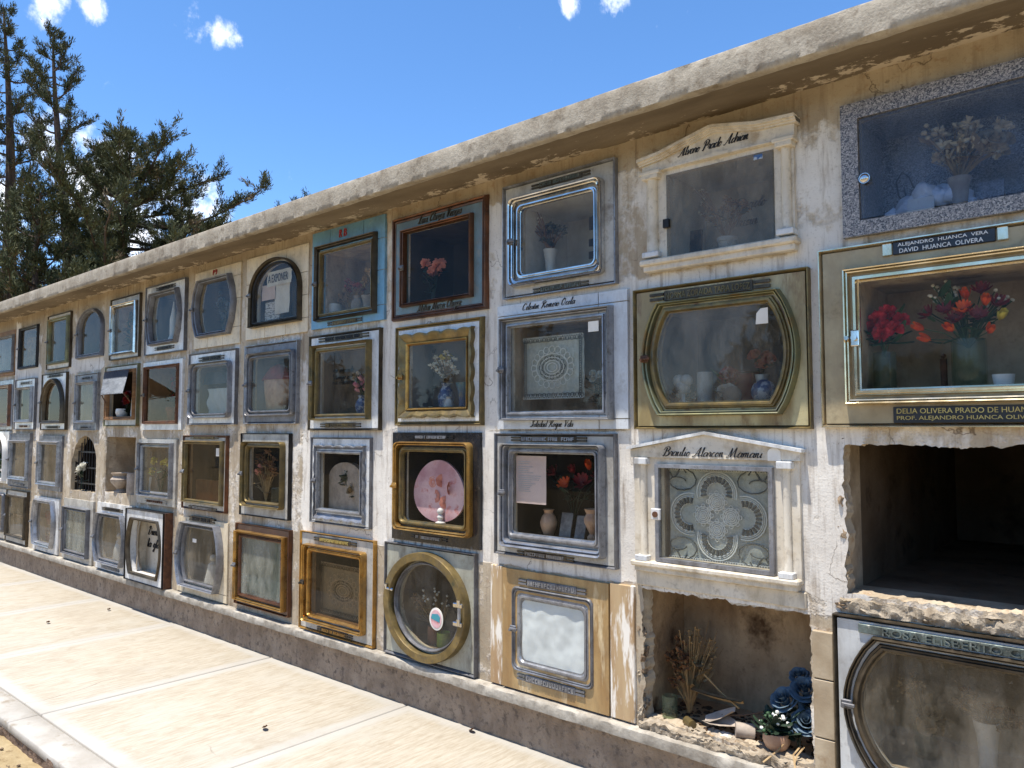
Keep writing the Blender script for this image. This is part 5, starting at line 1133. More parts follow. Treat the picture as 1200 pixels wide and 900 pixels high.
# ---- B2
z_ = F0('B2')
def bpos(px, y): p = Q(px, 450, y); return (p.x, y, z_)
p = bpos(800, .10); mb = MB(); mb.ico((p[0] - .018, .10, z_ + .115), .030, 2); mb.ico((p[0] + .018, .10, z_ + .115), .030, 2); mb.ico((p[0], .10, z_ + .085), .034, 2); mb.lathe(p, [(.03, 0), (.012, .03), (.01, .07)], 10)
solo(mb, 'heart_ornament', 'ceramic_white', 'white heart ornament at the left in the barrel-shaped brass niche', 'ornament', p)
vase('vase', 'pale blue glass vase in the barrel-shaped brass niche', bpos(826, .12), .15, .035, 'ceramic_white', 'jar')
p = bpos(858, .08); mb = MB(); mb.ico((p[0], .08, z_ + .04), .042, 2, .1); solo(mb, 'ball_ornament', 'clay_grey', 'grey knobbly ball in the barrel-shaped brass niche', 'ornament', p)
p = bpos(895, .06); mb = MB(); mb.ico((p[0], .06, z_ + .05), .052, 3); solo(mb, 'globe', 'ceramic_blue', 'blue and white patterned globe in the barrel-shaped brass niche', 'ornament', p)
p = bpos(872, .22); mb = MB(); mb.box(p[0] - .09, p[0] + .06, .18, .28, z_, z_ + .15, .006); solo(mb, 'gift_box', 'red_cloth', 'red box at the back of the barrel-shaped brass niche', 'box', p)
p = bpos(848, .14); bouquet('cream and red flower bunch in the middle of the barrel-shaped brass niche', p, spread(852, 440, .14, 6, .03, .03, 'rose', 'red_petal', .03, 4) + spread(852, 455, .10, 7, .03, .02, 'rose', 'white_petal', .022, 5), 'leaf_green', 8, seed=3)
p = bpos(893, .16); vase('vase', 'tall white vase right in the barrel-shaped brass niche', p, .13, .03, 'ceramic_white', 'tall'); bouquet('pink flowers in the tall white vase, barrel-shaped brass niche', (p[0], .16, z_ + .12), spread(892, 420, .16, 6, .045, .03, 'rose', 'salmon_petal', .028, 6), 'leaf_dark', 8, 'leaf_dark', seed=6)
p = bpos(800, .16); bouquet('green sprig behind the white heart ornament', p, spread(806, 458, .16, 6, .02, .015, 'rose', 'white_petal', .02, 7), 'leaf_green', 14, seed=13)
mb = MB(); l = [(-1.302, 2.035), (-1.250, 2.035), (-1.250, 2.100), (-1.280, 2.098), (-1.298, 2.080)]; mb.prism(l, -.034, -.0315); mb.build('sticker', 'paper', T['B2'])
# ---- B3: doily with fans, rosettes and scrolls
def lace_cloth(x0, x1, z0, z1, y, label, fancy):
    t = thing('lace_cloth', label, 'lace', ((x0 + x1) / 2, y, z0)); mb = MB(); n = 22
    vs_ = [(x0 + (x1 - x0) * i / n, y + .004 * math.sin(i * .9) + .002 * math.sin(j * 1.1), z0 + (z1 - z0) * j / n) for i in range(n + 1) for j in range(n + 1)]
    mb.add(vs_, [(i * (n + 1) + j, (i + 1) * (n + 1) + j, (i + 1) * (n + 1) + j + 1, i * (n + 1) + j + 1) for i in range(n) for j in range(n)]); mb.add([(v[0], v[1] + .002, v[2]) for v in vs_], [(i * (n + 1) + j, i * (n + 1) + j + 1, (i + 1) * (n + 1) + j + 1, (i + 1) * (n + 1) + j) for i in range(n) for j in range(n)])
    mb.build('net', 'net', t, fix=False)
    w, d_ = MB(), MB(); cx, cz = (x0 + x1) / 2, (z0 + z1) / 2; yy = y - .007
    def arc(b_, c, r, a0, a1, th, n=14): b_.tube([(c[0] + r * math.cos(a0 + (a1 - a0) * i / n), yy, c[1] + r * math.sin(a0 + (a1 - a0) * i / n)) for i in range(n + 1)], th, 4)
    if fancy:
        u = (x1 - x0) / 2
        for dx, dz, a in ((0, .68, 90), (0, -.68, -90), (.78, 0, 0), (-.78, 0, 180)):
            c = (cx + dx * u * .72, cz + dz * u * .62); s = .40 * u
            for r_, th in ((1.0, .0035), (.9, .002), (.82, .003), (.5, .002)): arc(w, c, s * r_, R(a - 105), R(a + 105), th)
            for q in range(13): aa = R(a - 100 + 200 * q / 12); d_.tube([(c[0] + s * .5 * math.cos(aa), yy - .001, c[1] + s * .5 * math.sin(aa)), (c[0] + s * .8 * math.cos(aa), yy - .001, c[1] + s * .8 * math.sin(aa))], .0055, 4)
        for dx, dz in ((-.28, 0), (.28, 0), (0, .26), (0, -.26)):
            c = (cx + dx * u, cz + dz * u)
            for r_ in (.16, .12, .085, .05, .02): arc(w, c, u * r_, 0, 2 * math.pi, .0028 if r_ > .1 else .0035, 16)
            for q in range(8): aa = 2 * math.pi * q / 8; arc(w, (c[0] + .17 * u * math.cos(aa), c[1] + .17 * u * math.sin(aa)), .04 * u, 0, 6.28, .002, 8)
        for sx in (-1, 1):
            for sz in (-1, 1):
                c = (cx + sx * .76 * u, cz + sz * .62 * u)
                d_.tube([(c[0] - sx * (.02 + .013 * q / 4) * math.cos(q * .5) * 1.3, yy, c[1] + sz * (.006 + .0035 * q) * math.sin(q * .5)) for q in range(16)], .003, 4)
                d_.tube([(cx + sx * u * (.98 - .35 * q / 8), yy, cz + sz * u * (.78 - .10 * math.sin(math.pi * q / 8 * 2))) for q in range(9)], .0035, 4)
        for i in range(40): arc(w, (x0 + (x1 - x0) * (i + .5) / 40, z0 + .006), .008, 0, math.pi, .0016, 5); arc(w, (x0 + (x1 - x0) * (i + .5) / 40, z1 - .006), .008, math.pi, 2 * math.pi, .0016, 5)
    else:
        u, v = (x1 - x0) / 2, (z1 - z0) / 2
        for i in range(26):
            for sz in (-1, 1): arc(d_, (x0 + (x1 - x0) * (i + .5) / 26, cz + sz * v * .9), .008 + .003 * (i % 2), 0, 6.28, .002, 7); arc(w, (x0 + (x1 - x0) * (i + .5) / 26, cz + sz * v * .97), .008, 0, 6.28, .0016, 6)
            for sx in (-1, 1): arc(d_, (cx + sx * u * .92, z0 + (z1 - z0) * (i + .5) / 26), .008, 0, 6.28, .002, 7)
        for r_ in (.14, .22, .32, .44): w.tube([(cx + u * r_ * 1.2 * math.cos(q * .2618), yy, cz + v * r_ * math.sin(q * .2618)) for q in range(25)], .0025, 4)
        for q in range(20): a = 2 * math.pi * q / 20; arc(w, (cx + u * .62 * math.cos(a), cz + v * .58 * math.sin(a)), .018, 0, 6.28, .0018, 9)
        for q in range(12): a = 2 * math.pi * q / 12; arc(d_, (cx + u * .38 * math.cos(a), cz + v * .32 * math.sin(a)), .012, 0, 6.28, .0018, 8)
    w.build('thread', 'thread', t); d_.build('open_work', 'thread_dark', t); return t
lace_cloth(-1.752, -1.292, 1.030, 1.436, .045, 'white crocheted doily with fan motifs behind the triangular pediment pane', True)
lace_cloth(-2.625, -2.235, 1.765, 2.085, .06, 'pale square lace cloth hung in the grey tiled niche', False)
lace_cloth(-4.41, -3.925, .39, .72, .06, 'dim grey lace cloth behind the bright gold frame', False)
# ---- B4: broken open niche
z_ = F0('B4')
b = Q(785, 830, .10); vase('jar', 'small clear glass jar in the broken open niche', (b.x, b.y, z_), .10, .036, 'vase_glass', 'jar')
hd = spread(797, 775, .18, 34, .055, .10, 'dry', 'dry_brown', .022, 12, .05) + spread(815, 760, .20, 60, .10, .10, 'bud', 'dry_stem', .006, 14, .05)
b = Q(808, 825, .17); bouquet('withered brown bouquet leaning in the left of the broken open niche', (b.x, b.y, z_ + .02), hd, 'dry_stem', 16, 'dry_leaf', seed=21, extra=30, stem_r=.0018)
hd = [(*Q(px, py, y_), 'rose', 'blue_petal', r_) for px, py, y_, r_ in ((918, 818, .10, .056), (943, 806, .12, .058), (945, 845, .08, .055), (936, 790, .16, .04), (950, 825, .12, .045))]
b = Q(935, 862, .10); bouquet('blue artificial roses at the right in the broken open niche', (b.x, b.y, z_ + .02), hd, 'leaf_dark', 26, 'leaf_dark', seed=22)
b = Q(910, 862, .07); vase('flower_pot', 'small cream pot of green buds below the blue roses', (b.x, b.y, z_), .075, .055, 'ceramic_tan', 'bowl')
rng = random.Random(5); hd = []
for i in range(40):
    a = rng.uniform(0, 6.28); q = math.sqrt(rng.random()); hd.append((b.x + .075 * q * math.cos(a), .07 + .06 * q * math.sin(a), z_ + .095 + .055 * (1 - q * q) + rng.uniform(-.01, .01), 'bud', 'white_petal' if i % 2 else 'leaf_green', .009))
bouquet('dense green plant with white buds in the cream pot', (b.x, b.y, z_ + .06), hd, 'leaf_green', 60, 'leaf_dark', 'plant', 23, 'potted_plant')
mb = MB(); a, c = Q(812, 806, .16), Q(868, 830, .10); ax = (c - a).normalized(); petal(mb, a, ax, ax.cross(Vector((0, .5, 1))).normalized(), (c - a).length, .07, -.12); petal(mb, a + Vector((0, .003, .003)), ax, ax.cross(Vector((0, .5, 1))).normalized(), (c - a).length, .07, -.12)
solo(mb, 'dry_leaf', 'dry_leaf', 'large curled tan leaf lying in the broken open niche', 'leaf', tuple(a))
b = Q(872, 848, .10); mb = MB(); mb.tube([(b.x - .03, .08, z_ + .035), (b.x + .035, .12, z_ + .030)], .032, 14); solo(mb, 'tin_can', 'clay_grey', 'grey tin can lying on its side in the broken open niche', 'can', (b.x, b.y, z_))
b = Q(808, 842, .06); mb = MB(); mb.tube([(b.x - .02, .07, z_ + .022), (b.x + .025, .04, z_ + .02)], .02, 12); solo(mb, 'bottle', 'brass_old', 'short yellowish bottle end beside the glass jar', 'bottle', (b.x, b.y, z_))
for i, (pa_, pb_, yy, lb) in enumerate((((825, 790), (866, 830), .14, 'thin green stick leaning over the tan leaf'), ((846, 838), (895, 834), .12, 'brown stick lying flat across the broken niche'))):
    mb = MB(); mb.tube([Q(*pa_, yy), Q((pa_[0] + pb_[0]) / 2, (pa_[1] + pb_[1]) / 2 + 2, yy), Q(*pb_, yy - .02)], .004, 6); solo(mb, 'stick', 'dry_stem' if i == 0 else 'bark', lb, 'stick', tuple(Q(*pb_, yy - .02)))
mb = MB(); a = Q(826, 842, .10); 
for s_ in (-1, 1): ax = Vector((.9, .1 * s_, .25)).normalized(); petal(mb, Vector((a.x, .10, z_ + .03)), ax, Vector((0, 1, .3)).normalized(), .15, .09, .2 * s_)
solo(mb, 'torn_paper', 'clay_grey', 'grey torn paper scrap on the floor of the broken niche', 'paper', (a.x, .1, z_ + .03))
mb = MB(); rng = random.Random(9)
for i in range(260): r_ = rng.uniform(.003, .012); mb.ico((rng.uniform(-1.86, -1.13), rng.uniform(.07, .36), z_ + r_ * .4), r_, 1, .6, (1.3, 1, .6), i)
tag(mb.build('debris', 'soil'), 'crumbs of soil and dry litter on the broken niche floor', 'debris', kind='stuff')
for i in range(3):
    mb = MB(); b = Q((920, 938, 942)[i], 868, .05); mb.tube([(b.x, b.y, z_ + .05), (b.x - .01, .0, z_ + .03), (b.x + (-.05, .02, -.02)[i], -.05, z_ - .01 - .02 * i)], .0035, 5)
    solo(mb, 'root', 'dry_petal', ('pale dry root hanging over the ledge below blue roses', 'shorter pale root by the broken right edge', 'thin middle root on the ledge under blue roses')[i], 'root', (b.x, b.y, z_ + .05))
# ---- C1
z_ = F0('C1')
b = Q(645, 300, .16); vase('vase', 'white vase with dark flowers in the polished steel niche', (b.x, b.y, z_), .17, .04, 'ceramic_white', 'tall')
bouquet('dark wilted flowers in the white vase, polished steel niche', (b.x, b.y, z_ + .15), spread(650, 270, .16, 12, .06, .035, 'dry', 'leaf_dark', .02, 4) + spread(628, 258, .2, 18, .06, .05, 'bud', 'white_petal', .006, 5), 'dry_brown', 10, 'leaf_dark', seed=31)
p = P(697, 256, .39); card('portrait', 'small dark oval photo frame on the wall of the polished steel niche', p.x - .035, p.x + .035, p.z - .06, p.z + .06, .385, 'iron_black', 0, 'picture', .01)
for i, dz in enumerate((-.13, -.20)): card('plaque', ('upper', 'lower')[i] + ' dark plaque under the oval photo in the polished steel niche', p.x - .04, p.x + .03, p.z + dz - .02, p.z + dz + .02, .388, 'iron_black', 0, 'plaque', .006)
# ---- C2: sticker on glass, white flowers
mb = MB(); mb.box(-2.145, -2.085, -.028, -.0245, 2.075, 2.125); mb.build('sticker', 'paper', T['C2'])
b = Q(703, 470, .14); bouquet('white flowers at the right of the square lace cloth', (b.x, b.y, F0('C2')), spread(703, 442, .14, 7, .03, .06, 'rose', 'white_petal', .022, 7), 'leaf_dark', 16, 'leaf_dark', seed=32)
# ---- C3
z_ = F0('C3')
card('notice', 'printed paper notice taped behind the weathered aluminium front', -2.632, -2.432, 1.225, 1.470, .004, 'paper_pink', 0, 'notice', .001, wave=.0006)
mb = MB(); rng = random.Random(4); zz = 1.44
for i in range(15):
    w_ = rng.uniform(.06, .16); mb.box(-2.615, -2.615 + w_, .0018, .0032, zz - .0022, zz)
    zz -= .010 if i not in (1, 5) else .016
nt_ = bpy.data.objects[[o.name for o in bpy.data.objects if o.name.startswith('notice')][0]]
mb.build('print', 'cloth_grey', nt_)
hd = [(*Q(px, py, .15 + dy), kd, mt, r_) for px, py, dy, kd, mt, r_ in ((664, 570, -.04, 'daisy', 'orange_petal', .05), (683, 568, -.02, 'daisy', 'darkred_petal', .06), (650, 556, .02, 'daisy', 'darkred_petal', .05), (690, 548, .02, 'lily', 'orange_petal', .05), (672, 553, .02, 'lily', 'darkred_petal', .045), (700, 560, .0, 'daisy', 'darkred_petal', .04))]
b = Q(672, 610, .18); bouquet('red and orange flowers behind the weathered aluminium front', (b.x, b.y, z_ + .08), hd, 'leaf_dark', 24, 'leaf_dark', seed=33)
b = Q(643, 610, .10); vase('vase', 'pale round vase under the paper notice', (b.x, b.y, z_), .13, .045, 'ceramic_tan', 'belly')
b = Q(694, 610, .10); vase('vase', 'tan vase at the right beside the leaning photos', (b.x, b.y, z_), .15, .042, 'ceramic_tan', 'urn')
p = Q(664, 610, .10); card('photo', 'left of two small photos leaning under the red flowers', p.x - .035, p.x + .035, z_, z_ + .12, .08, 'photo_print', .03, 'photo', .004)
p = Q(681, 612, .10); card('photo', 'right of two small photos leaning under the red flowers', p.x - .03, p.x + .03, z_, z_ + .11, .08, 'photo_print', .03, 'photo', .004)
# ---- C4 satin curtain: crumpled sheet
def crumple(x0, x1, z0, z1, y, mat, label, amp=.012, f=14, cat='curtain', name='curtain'):
    mb = MB(); n = 40
    vs_ = [(x0 + (x1 - x0) * i / n, y + amp * noise.fractal(Vector((f * (x0 + (x1 - x0) * i / n), 2, f * .6 * (z0 + (z1 - z0) * j / n))), .8, 2, 3), z0 + (z1 - z0) * j / n) for i in range(n + 1) for j in range(n + 1)]
    m = (n + 1) ** 2; q = [(i * (n + 1) + j, (i + 1) * (n + 1) + j, (i + 1) * (n + 1) + j + 1, i * (n + 1) + j + 1) for i in range(n) for j in range(n)]
    mb.add(vs_ + [(v[0], v[1] + .003, v[2]) for v in vs_], q + [tuple(k_ + m for k_ in f_)[::-1] for f_ in q])
    return solo(mb, name, mat, label, cat, ((x0 + x1) / 2, y, z0), None, True, 80)
crumple(-2.585, -2.180, F0('C4'), .745, -.013, 'satin', 'crumpled white satin filling the small grey metal door', .006, 10)
crumple(-5.290, -4.765, F0('F4'), .805, .02, 'cloth_green', 'grey-green cloth behind the cloudy pane of the brown front', .005, 4)
crumple(-8.745, -8.24, F0('J4'), .76, .03, 'cloth_grey', 'white cloth behind the cloudy pane between barrel-shaped fronts', .006, 6)
crumple(-10.455, -9.90, F0('L1'), 2.71, .05, 'dry_leaf', 'pleated brown curtain in the thin black frame', .02, 16)
# ---- D1
b = Q(507, 330, .16); bouquet('pink carnations glowing in the dark copper framed niche', (b.x, b.y, F0('D1')), spread(507, 313, .14, 9, .075, .04, 'carn', 'salmon_petal', .035, 6), 'leaf_dark', 10, 'leaf_dark', seed=41)
# ---- D2
z_ = F0('D2')
b = Q(523, 450, .14); vase('vase', 'blue and white vase with dried flowers in the wavy brass niche', (b.x, b.y, z_), .17, .05, 'ceramic_blue', 'belly')
bouquet('dried cream and yellow flowers in the blue and white vase', (b.x, b.y, z_ + .16), spread(521, 428, .14, 26, .11, .075, 'dry', 'white_petal', .02, 2) + spread(523, 418, .14, 6, .03, .02, 'dry', 'yellow_petal', .018, 3), 'dry_stem', 8, 'dry_leaf', seed=42, extra=10)
b = Q(544, 465, .10); vase('vase', 'teal vase at the right in the wavy brass niche', (b.x, b.y, z_), .165, .05, 'ceramic_teal', 'tall')
b = Q(526, 470, .06); vase('vase', 'small white vase in front in the wavy brass niche', (b.x, b.y, z_), .085, .028, 'ceramic_white', 'belly')
for s_, px, py, w_ in (('Luis', 504, 412, .09), ('Nina', 497, 433, .13), ('Q.E.P.D.', 502, 443, .12), ('r en paz', 500, 455, .16)):
    p = P(px, py, .195); script(s_, 'letter_black', p.x, p.z, .194, w_, .022, T['D2'], .16)
# ---- D3 pink oval picture, white bust
mb = MB(); l = [(-3.245 + .21 * math.cos(a) * (1 - .12 * math.sin(a)), 1.252 + .178 * math.sin(a) - (.0 if math.sin(a) > -.75 else 0)) for a in (2 * math.pi * q / 40 for q in range(40))]; l = [(x, max(z, F0('D3') + .001)) for x, z in l]
mb.prism(l, .03, .042); pic = solo(mb, 'oval_picture', 'pink_print', 'pink oval picture of roses in the black stone niche', 'picture', (-3.245, .03, F0('D3')))
for i, (dx, dz) in enumerate(((-.05, .05), (.03, .06), (.09, .02), (-.02, -.03), (.06, -.06))):
    o = bpy.data.objects.new('printed_rose', head_mesh('rose', 'salmon_petal', .035, i)); COL.objects.link(o); o.parent = pic; o.location = (dx, .0, 1.252 + dz - F0('D3')); o.rotation_euler = (R(90), 0, i); o.scale = (1, 1, .12)
b = Q(516, 610, .012); mb = MB(); mb.lathe((b.x, b.y, F0('D3')), [(.03, 0), (.03, .015), (.012, .025), (.02, .045), (.012, .06)], 10); mb.ico((b.x, b.y, F0('D3') + .078), .020, 2); solo(mb, 'bust', 'ceramic_white', 'tiny white bust in front of the pink oval picture', 'figurine', (b.x, b.y, F0('D3')))
# ---- D4
mb = MB(); mb.prism([(-3.195 + .055 * math.cos(a), .545 + .062 * math.sin(a)) for a in (2 * math.pi * q / 28 for q in range(28))], -.030, -.0265); stk = mb.build('sticker', 'paper', T['D4'])
mb = MB(); mb.prism([(-3.195 + .044 * math.cos(a), .545 + .05 * math.sin(a)) for a in (2 * math.pi * q / 28 for q in range(28))], -.0318, -.0302); mb.build('sticker_print', 'pink_print', stk)
mb = MB(); mb.prism([(-3.235, .545), (-3.165, .530), (-3.160, .560), (-3.180, .575), (-3.225, .570)], -.0336, -.032); mb.build('sticker_print', 'sticker_teal', stk)
b = Q(515, 725, .14); bouquet('withered brown flowers behind the round pane', (b.x, b.y, F0('D4')), spread(492, 706, .14, 12, .06, .04, 'dry', 'dry_brown', .026, 2) + spread(510, 700, .16, 20, .14, .05, 'bud', 'white_petal', .008, 3), 'dry_stem', 10, 'dry_leaf', seed=43)
b = Q(520, 748, .10); vase('jar', 'small jar with a yellow-green label behind the round pane', (b.x, b.y, F0('D4')), .08, .04, 'green_label', 'jar'); b = Q(509, 748, .14); vase('jar', 'brown clay jar left of the yellow-green jar', (b.x, b.y, F0('D4')), .10, .04, 'terracotta', 'jar')
# ---- E1, E2, E3
z_ = F0('E1'); b = Q(410, 350, .16); bouquet('dark red and white wilted flowers in the blue tiled niche', (b.x, b.y, z_), spread(415, 335, .15, 10, .09, .05, 'dry', 'darkred_petal', .03, 2) + spread(405, 345, .13, 8, .1, .04, 'rose', 'dry_petal', .03, 3) + spread(432, 320, .2, 6, .04, .06, 'dry', 'dry_petal', .03, 5), 'dry_stem', 10, 'dry_leaf', seed=51)
for i, px in enumerate((393, 419, 431)): b = Q(px, 360, .10); vase('vase', ('round white bowl at the left', 'pale vase in the middle', 'grey vase at the right')[i] + ' in the blue tiled niche', (b.x, b.y, z_), (.09, .12, .11)[i], .045, ('ceramic_white', 'clay_grey', 'clay_grey')[i], ('bowl', 'belly', 'tall')[i])
z_ = F0('E2'); b = Q(425, 475, .12); vase('vase', 'dark blue vase with a pink flower in the brass niche', (b.x, b.y, z_), .13, .05, 'ceramic_blue', 'belly')
bouquet('pink lilies in the dark blue vase', (b.x, b.y, z_ + .12), spread(425, 452, .12, 7, .04, .05, 'lily', 'pink_petal', .042, 3) + spread(420, 440, .15, 6, .06, .03, 'lily', 'dry_petal', .03, 5), 'leaf_green', 8, seed=52)
for i, (s_, py) in enumerate((('Nuestro recuerdo', 435), ('en el tiempo a ti', 443), ('amor eterno', 449))): p = P(397, py, .105); script(s_, 'letter_black', p.x, p.z, .104, .32, .018, T['E2'], .16)
mb = MB(); z_ = F0('E3'); l = shp('arch', (-4.36, -4.0, z_, 1.39), .35); mb.prism(l, .07, .11); o = solo(mb, 'chapel_model', 'clay_grey', 'pale arched house-shaped board in the scalloped silver front', 'ornament', (-4.18, .2, z_))
b = Q(415, 575, .10); bouquet('cream flower at the right in the scalloped silver front', (b.x, b.y, z_), spread(415, 572, .1, 6, .035, .04, 'rose', 'dry_petal', .03, 3) + spread(408, 560, .12, 5, .05, .02, 'dry', 'leaf_dark', .04, 3), 'leaf_dark', 8, 'leaf_dark', seed=53)
# ---- F1 newspaper sheets, F2 lantern, F3 dried flowers
NS = [(-5.08, -4.76, 2.66, 2.77, 'newspaper strip with big letters at the top of the arched front'), (-5.16, -4.98, 2.565, 2.68, 'small pinkish paper at the left in the arched front'), (-4.99, -4.80, 2.45, 2.69, 'white folded newspaper sheet in the middle of the arched front'), (-5.13, -4.94, F0('F1'), 2.55, 'crumpled newspaper at the lower left in the arched front')]
for i, (a, c, d, e, lb) in enumerate(NS):
    o = card('newspaper', lb, a, c, d, e, .012 + .006 * i, 'paper' if i in (0, 2) else ('paper_pink' if i == 1 else 'newsprint'), .004, 'newspaper', .001, wave=.002)
    if i == 0: put_text('A EXPONER', 'letter_black', -4.93, 2.715, .0085, .26, .06, o, 0, .001)
z_ = F0('F2'); c = (-5.03, .09); mb = MB(); mb.loops([[(c[0] + r_ * math.cos(2 * math.pi * k_ / 18), c[1] + .45 * r_ * math.sin(2 * math.pi * k_ / 18), z_ + h_) for k_ in range(18)] for r_, h_ in [(.10, 0), (.12, .02), (.15, .14), (.16, .23), (.15, .25)]], cap0=True, cap1=True); t = solo(mb, 'lantern', 'ceramic_tan', 'tan drum with red pleated top behind the all silver front', 'lantern', (c[0], c[1], z_))
mb = MB(); mb.loops([[(c[0] + r_ * (1 + .05 * (k_ % 2)) * math.cos(2 * math.pi * k_ / 28), c[1] + .45 * r_ * (1 + .05 * (k_ % 2)) * math.sin(2 * math.pi * k_ / 28), z_ + h_) for k_ in range(28)] for r_, h_ in ((.175, .24), (.16, .26), (.09, .33), (.015, .36))], cap0=True, cap1=True); mb.build('lantern_top', 'red_cloth', t)
b = Q(312, 575, .15); bouquet('dried tan flowers in the dark rounded brass front', (b.x, b.y, F0('F3')), spread(312, 545, .15, 26, .15, .10, 'dry', 'dry_brown', .03, 2) + spread(306, 552, .12, 6, .05, .04, 'lily', 'salmon_petal', .03, 3), 'dry_stem', 10, 'dry_leaf', seed=61, extra=14)
b = Q(324, 585, .10); vase('vase', 'clear tumbler at the right in the rounded brass front', (b.x, b.y, F0('F3')), .11, .04, 'vase_glass', 'jar')
# ---- G: blue flowers, shelf boards, tag, angel
b = Q(262, 372, .12); bouquet('small blue flowers in the barrel front on cream tiles', (b.x, b.y, F0('G1')), spread(263, 355, .12, 18, .10, .13, 'carn', 'blue_petal', .022, 2), 'leaf_dark', 10, 'leaf_dark', seed=71)
card('shelf_board', 'tilted dark board at the top inside the silver second row front', -6.05, -5.66, 1.975, 2.075, .03, 'iron_black', .03, 'board', .012); card('folded_cloth', 'grey folded cloth under the dark board, second row', -6.02, -5.60, F0('G2'), 1.94, .06, 'cloth_grey', .0, 'cloth', .02, wave=.01)
mb = MB(); mb.box(-5.70, -5.655, -.028, -.0245, 1.400, 1.462); mb.build('tag', 'paper', T['G3'])
card('shelf_board', 'pale grey strip lying behind the dark brown pane', -6.17, -5.65, F0('G3'), 1.20, .05, 'brown_stone', .0, 'board', .03)
z_ = F0('G4'); b = Q(250, 660, .10); mb = MB(); mb.lathe((b.x, b.y, z_), [(.07, 0), (.06, .05), (.045, .12), (.04, .15), (.015, .175)], 14); mb.ico((b.x, b.y, z_ + .20), .028, 2)
for s_ in (-1, 1): mb.prism([(b.x + s_ * .02, z_ + .16), (b.x + s_ * .075, z_ + .20), (b.x + s_ * .08, z_ + .12), (b.x + s_ * .04, z_ + .07)], .115, .13)
solo(mb, 'angel_figurine', 'ceramic_white', 'white angel figurine in the large silver barrel-shaped front', 'figurine', (b.x, b.y, z_))
mb = MB(); mb.box(-6.06, -6.00, -.020, -.0165, .700, .730); mb.build('sticker', 'paper', T['G4'])
# ---- H
z_ = F0('H1'); b = Q(203, 385, .12); mb = MB(); mb.lathe((b.x, b.y, z_), [(.05, 0), (.03, .06), (.03, .2), (.018, .26), (.004, .36)], 12); solo(mb, 'candle', 'ceramic_white', 'white pointed candle in the barrel front on white marble', 'candle', (b.x, b.y, z_))
z_ = F0('H2'); b = Q(204, 490, .12); vase('flower_pot', 'terracotta pot with red flowers in the plain brown front', (b.x, b.y, z_), .13, .07, 'terracotta', 'pot'); bouquet('tall red and pink flower spike in the terracotta pot', (b.x, b.y, z_ + .12), spread(204, 452, .12, 12, .045, .10, 'rose', 'red_petal', .026, 2), 'leaf_green', 14, seed=81)
z_ = F0('H3'); b = Q(188, 575, .12); bouquet('yellow flowers in the silver third row front', (b.x, b.y, z_), [(*Q(px, py, .12), 'carn', 'yellow_petal', .04) for px, py in ((181, 540), (192, 543), (197, 541), (179, 552), (200, 546))], 'leaf_green', 10, seed=82)
p = Q(173, 568, .04); card('card', 'small white card at the lower left in the silver third row front', p.x - .06, p.x + .06, z_, z_ + .13, .035, 'paper', .01)
for s_, x, z, w_ in (('Duerme en', -6.93, .680, .36), ('la gloria', -6.95, .570, .34)): script(s_, 'letter_black', x, z, .086, w_, .036, T['H4'], .18, .002)
# ---- I
b = Q(152, 405, .14); bouquet('yellowing leafy sprigs in the top row silver front', (b.x, b.y, F0('I1')), spread(154, 382, .14, 10, .10, .10, 'dry', 'dry_petal', .03, 2) + spread(156, 378, .12, 14, .10, .10, 'dry', 'leaf_green', .035, 4), 'dry_stem', 24, 'leaf_green', seed=91)
aw = thing('awning', 'grey corrugated metal awning propped out over an open niche', 'awning', (-7.58, -.02, 2.14))
mb = MB(); n = 60; L = []
A_, B_ = Vector((-7.86, -.045, 2.165)), Vector((-7.30, -.045, 2.165)); C_, E_ = P(143.5, 459.5, -.27), P(117.5, 463.5, -.27); E_.z = C_.z = (E_.z + C_.z) / 2
for i in range(n + 1):
    t_ = i / n; off = .004 * math.sin(i * math.pi / 2); p0 = A_.lerp(B_, t_) + Vector((0, -off * .6, off)); p1 = E_.lerp(C_, t_) + Vector((0, -off * .6, off)); L.append((p0, p1))
mb.add([p for q in L for p in q] + [p + Vector((0, .003, -.003)) for q in L for p in q], [(2 * i, 2 * i + 1, 2 * i + 3, 2 * i + 2) for i in range(n)] + [(2 * i + 2 * (n + 1), 2 * i + 2 + 2 * (n + 1), 2 * i + 3 + 2 * (n + 1), 2 * i + 1 + 2 * (n + 1)) for i in range(n)])
mb.build('sheet', 'zinc', aw, True, 60, False)
mb = MB()
for a, c in ((A_, E_), (B_, C_)): mb.tube([a + Vector((.0, .02, -.3)), c + Vector((0, .01, .0))], .005, 6)
mb.build('stay', 'rust', aw)
z_ = F0('I2'); p = Q(155.5, 478, .03); card('card', 'white card with black mark in the open niche under the awning', p.x - .05, p.x + .06, z_, z_ + .21, .03, 'paper', .01); put_text('F', 'letter_black', p.x + .005, z_ + .12, .0285, .035, .09, bpy.data.objects[[o.name for o in bpy.data.objects if o.name.startswith('card')][-1]])
b = Q(149, 480, .14); bouquet('dark red flowers behind the white card under the awning', (b.x, b.y, z_), spread(149, 466, .14, 7, .05, .06, 'rose', 'darkred_petal', .035, 3), 'leaf_dark', 10, 'leaf_dark', seed=92)
b = Q(143.5, 480, .10); vase('bowl', 'white bowl in the open niche under the awning', (b.x, b.y, z_), .09, .06, 'ceramic_white', 'bowl')
z_ = F0('I3'); b = Q(141, 575, .20); vase('vase', 'grey clay urn alone in the open square niche', (b.x, b.y, z_), .19, .09, 'clay_grey', 'urn'); b = Q(156.5, 575, .28); vase('vase', 'dim grey jar at the right of the open square niche', (b.x, b.y, z_), .2, .06, 'clay_grey', 'jar')
